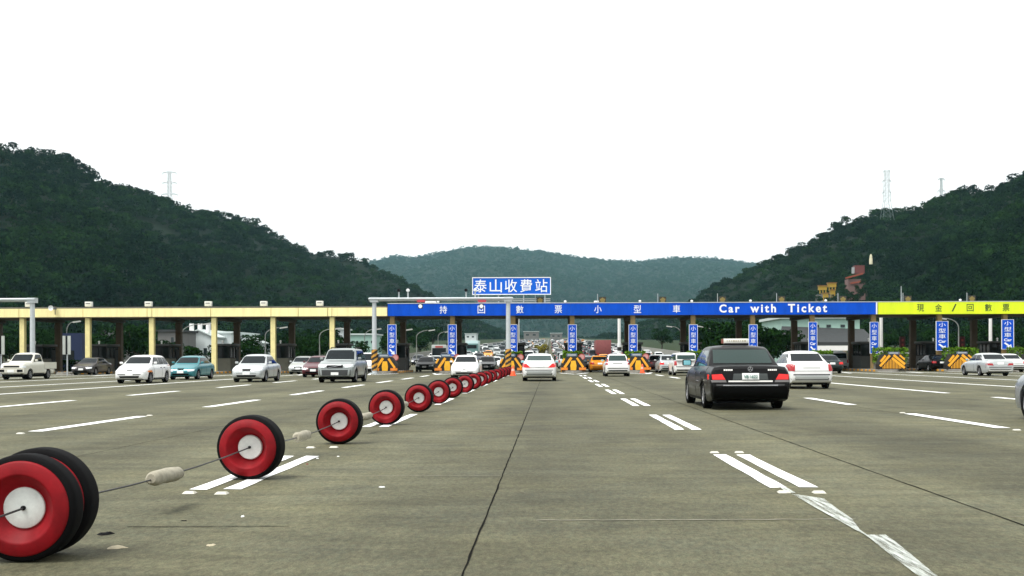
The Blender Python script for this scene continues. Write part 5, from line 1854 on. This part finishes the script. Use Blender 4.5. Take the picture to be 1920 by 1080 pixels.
# ------------------------------------------------------------------ street lamps and poles
lamp_head = mat('lamp_head', (.42, .43, .41), rough=.5)
def street_lamp(px, ytop, Y, side, reach, label):
    c = P(px, ytop, Y)
    z0 = float(terrain(Y))
    h = c.z - z0
    t = empty('street_lamp', (c.x - side * reach, Y, z0))
    k = MB()
    pts = [(0, 0, 0), (0, 0, h * .5), (0, 0, h * .82)] + [(side * reach * (1 - math.cos(a)) * .9, 0, h * .82 + (h * .18) * math.sin(a)) for a in (R(20), R(40), R(60), R(80))]
    k.tube(pts, [.085, .07, .055, .05, .045, .04, .04], n=8)
    k.build('pole', mat('pole_grey', (.20, .21, .20), rough=.6), t, smooth=50)
    k = MB()
    k.box((side * (reach * .92 + .2), 0, h - .02), (.85, .28, .14), Matrix.Rotation(R(-8 * side), 3, 'Y'))
    k.build('lamp_head', lamp_head, t)
    tag(t, label, 'street lamp', 'curved street lamps beyond the canopy')
street_lamp(142, 603, 125, 1, 1.0, 'curved street lamp behind the canopy right of the left gantry post')
street_lamp(388, 607, 118, 1, 2.6, 'curved street lamp left of the middle yellow column')
street_lamp(531, 614, 125, 1, 2.0, 'curved street lamp right of the last but one yellow column')
street_lamp(632, 616, 128, 1, 2.0, 'curved street lamp right of the last yellow column')
street_lamp(707, 617, 135, 1, 1.5, 'curved street lamp left of the first blue lane sign')
street_lamp(764, 618, 128, 1, .8, 'curved street lamp just right of the first blue lane sign')
street_lamp(809, 619, 150, 1, 2.0, 'curved street lamp midway between the first two blue lane signs')
street_lamp(838, 622, 190, 1, 1.5, 'farther curved street lamp left of the second blue lane sign')
street_lamp(1314, 612, 150, -1, 1.6, 'curved street lamp just right of the sixth blue lane sign')
street_lamp(1256, 612, 165, -1, 1.6, 'curved street lamp left of the sixth blue lane sign')
street_lamp(1768, 597, 115, -1, 1.6, 'curved street lamp behind the wide blue lane sign')
bm_ = [CHEV_K, SIGN_WHITE]
for px, top, Y, band, lab in ((1161, 598, 112, True, 'white pole with black and white banded foot left of the fifth lane sign'), (971, 598, 112, False, 'white pole just right of the centre lane sign below the station name'), (1652, 598, 106, False, 'white pole right of the lane sign where blue meets lime'), (1857, 596, 108, False, 'white pole left of the last wide lane sign')):
    c = P(px, top, Y)
    t = empty('white_pole', (c.x, Y, 0.01))
    k = MB(); k.cyl((0, 0, 0), (0, 0, c.z + .3), .17, .15, n=16); k.cyl((0, 0, 0), (0, 0, .1), .3, n=16); k.build('shaft', WHITE, t, smooth=40)
    if band:
        k = MB()
        for i in range(6):
            k.cyl((0, 0, .4 + i * .38), (0, 0, .78 + i * .38), .20, n=16, mi=i % 2)
        k.build('banded_sleeve', bm_, t)
    tag(t, lab, 'pole', 'white poles behind the canopy')
ledm = mat('led_red', (.10, .012, .014), rough=.5)
for px, lab in ((1692, 'dark red upright board between the first two lime bay columns'), (1804, 'dark red upright board behind the middle of the lime bays')):
    a, c = P(px - 5, 662, 104), P(px + 5, 631, 104)
    t = empty('upright_board', ((a.x + c.x) / 2, 104, 0))
    k = MB(); k.box((0, 0, (a.z + c.z) / 2), (c.x - a.x, .15, c.z - a.z)); b_ = k.build('panel', ledm, t)
    k = MB()
    for i in range(3):
        k.box((0, -.08, a.z + (c.z - a.z) * (.22 + .28 * i)), (.18, .02, .22))
    k.build('marks', mat('led_mark', (.40, .05, .05)), b_)
    k = MB(); k.cyl((0, .1, 0), (0, .1, a.z + .3), .05); k.build('pole', GALV, t)
    tag(t, lab, 'sign board', 'dark red upright boards')

# ------------------------------------------------------------------ buildings beyond
def building(name, label, x0, x1, ytop, ybase, Y, depth, wallm, roofm, kind='flat', wins=(), roof_h=1.2, extra=None):
    a, c = P(x0, ybase, Y), P(x1, ytop, Y)
    z0 = min(a.z, float(terrain(Y))) - .5
    cx, w = (a.x + c.x) / 2, c.x - a.x
    t = empty(name, (cx, Y, z0))
    h = c.z - z0
    k = MB()
    if kind == 'gable':
        k.prism([(-w / 2, 0), (w / 2, 0), (w / 2, h - roof_h), (0, h), (-w / 2, h - roof_h)], 0, depth)
    else:
        k.box((0, depth / 2, h / 2), (w, depth, h))
    k.build('wall', wallm, t)
    k = MB()
    if kind == 'gable':
        for s in (-1, 1):
            k.add([(0, -.3, h + .05), (s * (w / 2 + .4), -.3, h - roof_h - .1), (s * (w / 2 + .4), depth + .3, h - roof_h - .1), (0, depth + .3, h + .05), (0, -.3, h + .25), (s * (w / 2 + .4), -.3, h - roof_h + .1), (s * (w / 2 + .4), depth + .3, h - roof_h + .1), (0, depth + .3, h + .25)],
                  [(0, 1, 2, 3), (7, 6, 5, 4), (0, 4, 5, 1), (1, 5, 6, 2), (2, 6, 7, 3)])
    else:
        k.box((0, depth / 2, h + .15), (w + .6, depth + .6, .3))
    k.build('roof', roofm, t)
    for fx, fz, fw, fh in wins:
        k = MB(); k.box((-w / 2 + fx * w, -.03, fz * h), (fw * w, .08, fh * h)); fr = k.build('window', mat('window_dark', (.02, .03, .032), rough=.15), t)
    if extra:
        extra(t, w, h, depth)
    tag(t, label, 'building')
    return t
white_w = mat('wall_white', (.60, .66, .66), rough=.8, var=.1, scale=.5)
green_w = mat('wall_pale_green', (.30, .46, .40), rough=.8, var=.1, scale=.5)
cream_w = mat('wall_cream', (.50, .44, .30), rough=.8, var=.12, scale=.5)
grey_w = mat('wall_grey', (.15, .15, .145), rough=.85, var=.15, scale=.5)
roof_d = mat('roof_dark', (.03, .034, .036), rough=.8, var=.2)
roof_l = mat('roof_pale', (.50, .56, .55), rough=.7)
def vents(t, w, h, d):
    for fx in (-.3, .0, .3):
        k = MB(); k.cyl((fx * w, .8, h - .3), (fx * w, .8, h + 1.1), .35, n=12); k.build('roof_vent', WHITE, t)
building('factory', 'white gabled factory behind the middle yellow columns', 346, 398, 620, 650, 170, 14, white_w, roof_l, 'gable', [(.2, .45, .14, .22), (.75, .42, .12, .2)], 1.0, vents)
building('factory', 'long pale green white shed right of the gabled factory', 384, 434, 625, 648, 176, 16, white_w, roof_l, 'flat', [(.15, .6, .06, .12), (.5, .6, .06, .12), (.8, .6, .06, .12)])
building('house', 'pale building with a row of dark windows between yellow columns', 450, 482, 636, 655, 180, 10, white_w, roof_l, 'gable', [(.1 + .16 * i, .72, .07, .12) for i in range(6)], .6)
building('house', 'grey house with a dark roof seen left under the canopy', 182, 213, 622, 652, 150, 9, grey_w, roof_d, 'gable', [(.72, .72, .22, .2)], 1.6)
building('house', 'grey block house behind the third yellow column', 296, 330, 622, 650, 160, 9, grey_w, roof_d, 'flat', [(.8, .7, .14, .3)])
building('house', 'white block house left of the last yellow column gap', 628, 643, 618, 640, 210, 8, white_w, roof_l, 'flat', [(.5, .7, .3, .2)])
building('house', 'low pale green white building left of the first blue lane sign', 656, 702, 628, 642, 230, 10, green_w, roof_l, 'flat', [(.1 + .2 * i, .7, .08, .1) for i in range(5)])
building('house', 'hazy pale block far uphill right of the second blue lane sign', 872, 893, 626, 632, 620, 14, white_w, roof_l, 'flat', [(.25, .7, .2, .15), (.7, .7, .2, .15)])
building('house', 'hazy grey row far uphill right of the central lane sign', 1032, 1054, 625, 630, 700, 14, grey_w, roof_l, 'flat', [(.25, .7, .2, .15), (.7, .7, .2, .15)])
building('house', 'hazy low block far uphill left of the central lane sign', 982, 1010, 622, 628, 720, 14, grey_w, roof_l, 'flat', [(.25, .7, .2, .15), (.7, .7, .2, .15)])
def eave(t, w, h, d):
    k = MB()
    k.add([(-w * .62, -3.2, h * .55), (w * .62, -3.2, h * .55), (w * .55, .0, h * .80), (-w * .50, .0, h * .86), (-w * .62, -3.2, h * .49), (w * .62, -3.2, h * .49), (w * .55, .0, h * .74), (-w * .50, .0, h * .74)],
          [(0, 1, 2, 3), (7, 6, 5, 4), (0, 4, 5, 1), (1, 5, 6, 2), (2, 6, 7, 3), (3, 7, 4, 0)])
    k.build('porch_roof', roof_d, t)
    k = MB(); k.box((w * .05, -3.25, h * .44), (w * 1.1, .12, h * .09)); k.build('white_fascia', WHITE, t)
    for fx in (-.45, -.1, .22, .5):
        k = MB(); k.box((fx * w, -2.9, h * .20), (.35, .35, h * .40)); k.build('porch_post', cream_w, t)
    k = MB(); k.box((w * .2, -1.2, h * .18), (w * .6, .2, h * .36)); k.build('porch_wall', cream_w, t)
building('office', 'pale green office with a dark porch roof behind the right gates', 1466, 1612, 597, 672, 128, 12, green_w, roof_l, 'flat', [(.45, .86, .055, .05), (.60, .86, .055, .05), (.78, .86, .055, .05)], extra=eave)

# blue kiosk
a, c = P(118, 690, 112), P(160, 625, 112)
t = empty('toll_kiosk', ((a.x + c.x) / 2, 112, 0))
w = c.x - a.x
k = MB(); k.box((0, 0, c.z / 2), (w, 1.6, c.z)); k.build('wall', mat('kiosk_blue', (.004, .015, .06), rough=.7), t)
k = MB(); k.box((-w * .1, -.82, 1.7), (w * .5, .05, .9)); k.build('window', booth_glass, t)
k = MB(); k.box((-w * .12, -.85, 1.12), (w * .62, .08, .16)); k.build('counter', WHITE, t)
tag(t, 'dark blue kiosk left of the second full yellow column', 'kiosk')

# temples on the right hillside
ty_ = mat('temple_yellow', (.42, .27, .02), rough=.6, var=.15)
tr_ = mat('temple_red', (.13, .03, .026), rough=.6, var=.15)
to_ = mat('temple_orange', (.26, .055, .025), rough=.6)
def pav(k, c, w, d, h, z):
    """plain block storey under a thin overhanging roof, carried on posts"""
    k.box((c[0], c[1], z + h * .62), (w, d, h * .62), mi=0)
    k.box((c[0], c[1], z + h * 1.0), (w + .5, d + .5, h * .14), mi=1)
    for sx in (-.38, 0, .38):
        k.box((c[0] + sx * w, c[1] - d * .4, z), (.35, .35, h * .62), mi=0)
Yt_ = 480
b0 = P(1552, 556, Yt_)
t = empty('temple', (b0.x, Yt_, b0.z - 6))
k = MB()
for x, z, w in ((-2.3, 3.0, 3.3), (1.7, 4.2, 3.4), (-1.2, -.2, 2.4), (1.9, 1.2, 2.0)):
    pav(k, (x, 0), w, 2.4, 2.6, 6 + z - 1)
k.build('pavilion', [ty_, mat('temple_tile', (.22, .10, .015), rough=.5)], t)
k = MB(); k.box((0, 1, 3.2), (9, 4, 7.2)); k.build('terrace_wall', grey_w, t)
tag(t, 'yellow tiled temple pavilions among trees on the right hillside', 'temple')
b0 = P(1603, 545, Yt_)
t = empty('temple', (b0.x, Yt_, b0.z - 8))
k = MB(); k.box((.3, 1, 8.4), (7.2, 6, 9)); k.build('wall', mat('temple_stone', (.16, .09, .08), rough=.8, var=.2), t)
k = MB()
k.bar((-4.6, -2.4, 13.2), (2.8, -2.4, 15.2), .7, .7)
k.bar((-2.5, -2.2, 11.0), (3.9, -2.2, 12.0), .6, .7)
k.build('roof', to_, t)
k = MB(); k.box((1.6, 0, 17.0), (4, 4, 3.4)); k.build('upper_storey', tr_, t)
k = MB(); k.box((-1.1, -1.2, 16.6), (1.0, 1.0, 2.6)); k.build('stair_tower', mat('tower_grey', (.34, .36, .36), rough=.8), t)
tag(t, 'red temple with orange roof ridges on the right hillside', 'temple')
b0 = P(1633, 487, 500)
t = empty('pagoda', (b0.x, 500, b0.z - 2))
k = MB(); k.lathe([(.8, 0), (.75, 2.4), (.6, 2.8), (.65, 3.0), (.5, 3.9), (.2, 4.4), (.001, 4.6)], axis='z', n=12); k.build('tower', mat('pagoda_cream', (.58, .55, .38), rough=.7), t, smooth=40)
tag(t, 'small cream pagoda high on the right hillside', 'pagoda')

# transmission towers
def pylon(px, ytop, ybase, Y, wpx, label, arms):
    a, c = P(px, ybase, Y), P(px, ytop, Y)
    h = c.z - a.z
    s = Y / F
    wb, wt = wpx * s / 2, wpx * s * .17
    t = empty('transmission_tower', (a.x, Y, a.z))
    m = mat('pylon_steel', (.14, .19, .18), rough=.6)
    k = MB()
    th = .095 * Y / 700 + .06
    def wd(f_):
        return wb + (wt * 1.4 - wb) * min(f_ / .42, 1) if f_ < .42 else wt * (1.4 - .5 * (f_ - .42) / .58)
    lv = [0, .14, .28, .42, .52, .62, .72, .82, .92, 1.0]
    for sx in (-1, 1):
        for sy in (-1, 1):
            for f0, f1 in zip(lv, lv[1:]):
                k.bar((sx * wd(f0), sy * wd(f0), f0 * h), (sx * wd(f1), sy * wd(f1), f1 * h), th)
    for f0, f1 in zip(lv, lv[1:]):
        for s_ in (-1, 1):
            k.bar((-wd(f0), s_ * wd(f0), f0 * h), (wd(f1), s_ * wd(f1), f1 * h), th * .6)
            k.bar((wd(f0), s_ * wd(f0), f0 * h), (-wd(f1), s_ * wd(f1), f1 * h), th * .6)
            k.bar((-wd(f1), s_ * wd(f1), f1 * h), (wd(f1), s_ * wd(f1), f1 * h), th * .6)
    k.build('lattice', m, t)
    k = MB()
    for f_, ln in arms:
        z = f_ * h
        L_ = ln * s
        for s_ in (-1, 1):
            k.bar((s_ * wd(f_), 0, z + .9 * s * 3), (s_ * L_, 0, z), th * 1.5)
            k.bar((s_ * wd(f_), 0, z), (s_ * L_, 0, z), th * 1.5)
            k.bar((s_ * L_, 0, z), (s_ * L_, 0, z - 4 * s), th)
    k.build('cross_arm', m, t)
    tag(t, label, 'transmission tower')
pylon(1663, 320, 418, 690, 22, 'grey lattice transmission tower on the right ridge', [(.99, 6), (.80, 8), (.58, 8)])
pylon(318, 322, 398, 860, 14, 'faint lattice transmission tower behind the left ridge', [(.97, 13), (.72, 14), (.44, 15)])
pylon(1765, 334, 388, 760, 9, 'smaller lattice transmission tower behind the right ridge', [(.96, 6), (.55, 7)])

# ------------------------------------------------------------------ haze
HAZE = 0.000056
k = MB()
k.box((0, 2250, 248), (6100, 4760, 500))
for i in range(len(k.v)):
    pass
hz = k.build('haze', None)
hz.data.materials.clear()
hm = bpy.data.materials.new('haze_air')
hm.use_nodes = True
hn, hl = hm.node_tree.nodes, hm.node_tree.links
hn.remove(hn['Principled BSDF'])
pv = hn.new('ShaderNodeVolumePrincipled')
pv.inputs['Color'].default_value = (.50, .90, 1.0, 1)
pv.inputs['Density'].default_value = HAZE
pv.inputs['Anisotropy'].default_value = 0.0
hl.new(pv.outputs[0], hn['Material Output'].inputs['Volume'])
hz.data.materials.append(hm)
hz['kind'] = 'stuff'
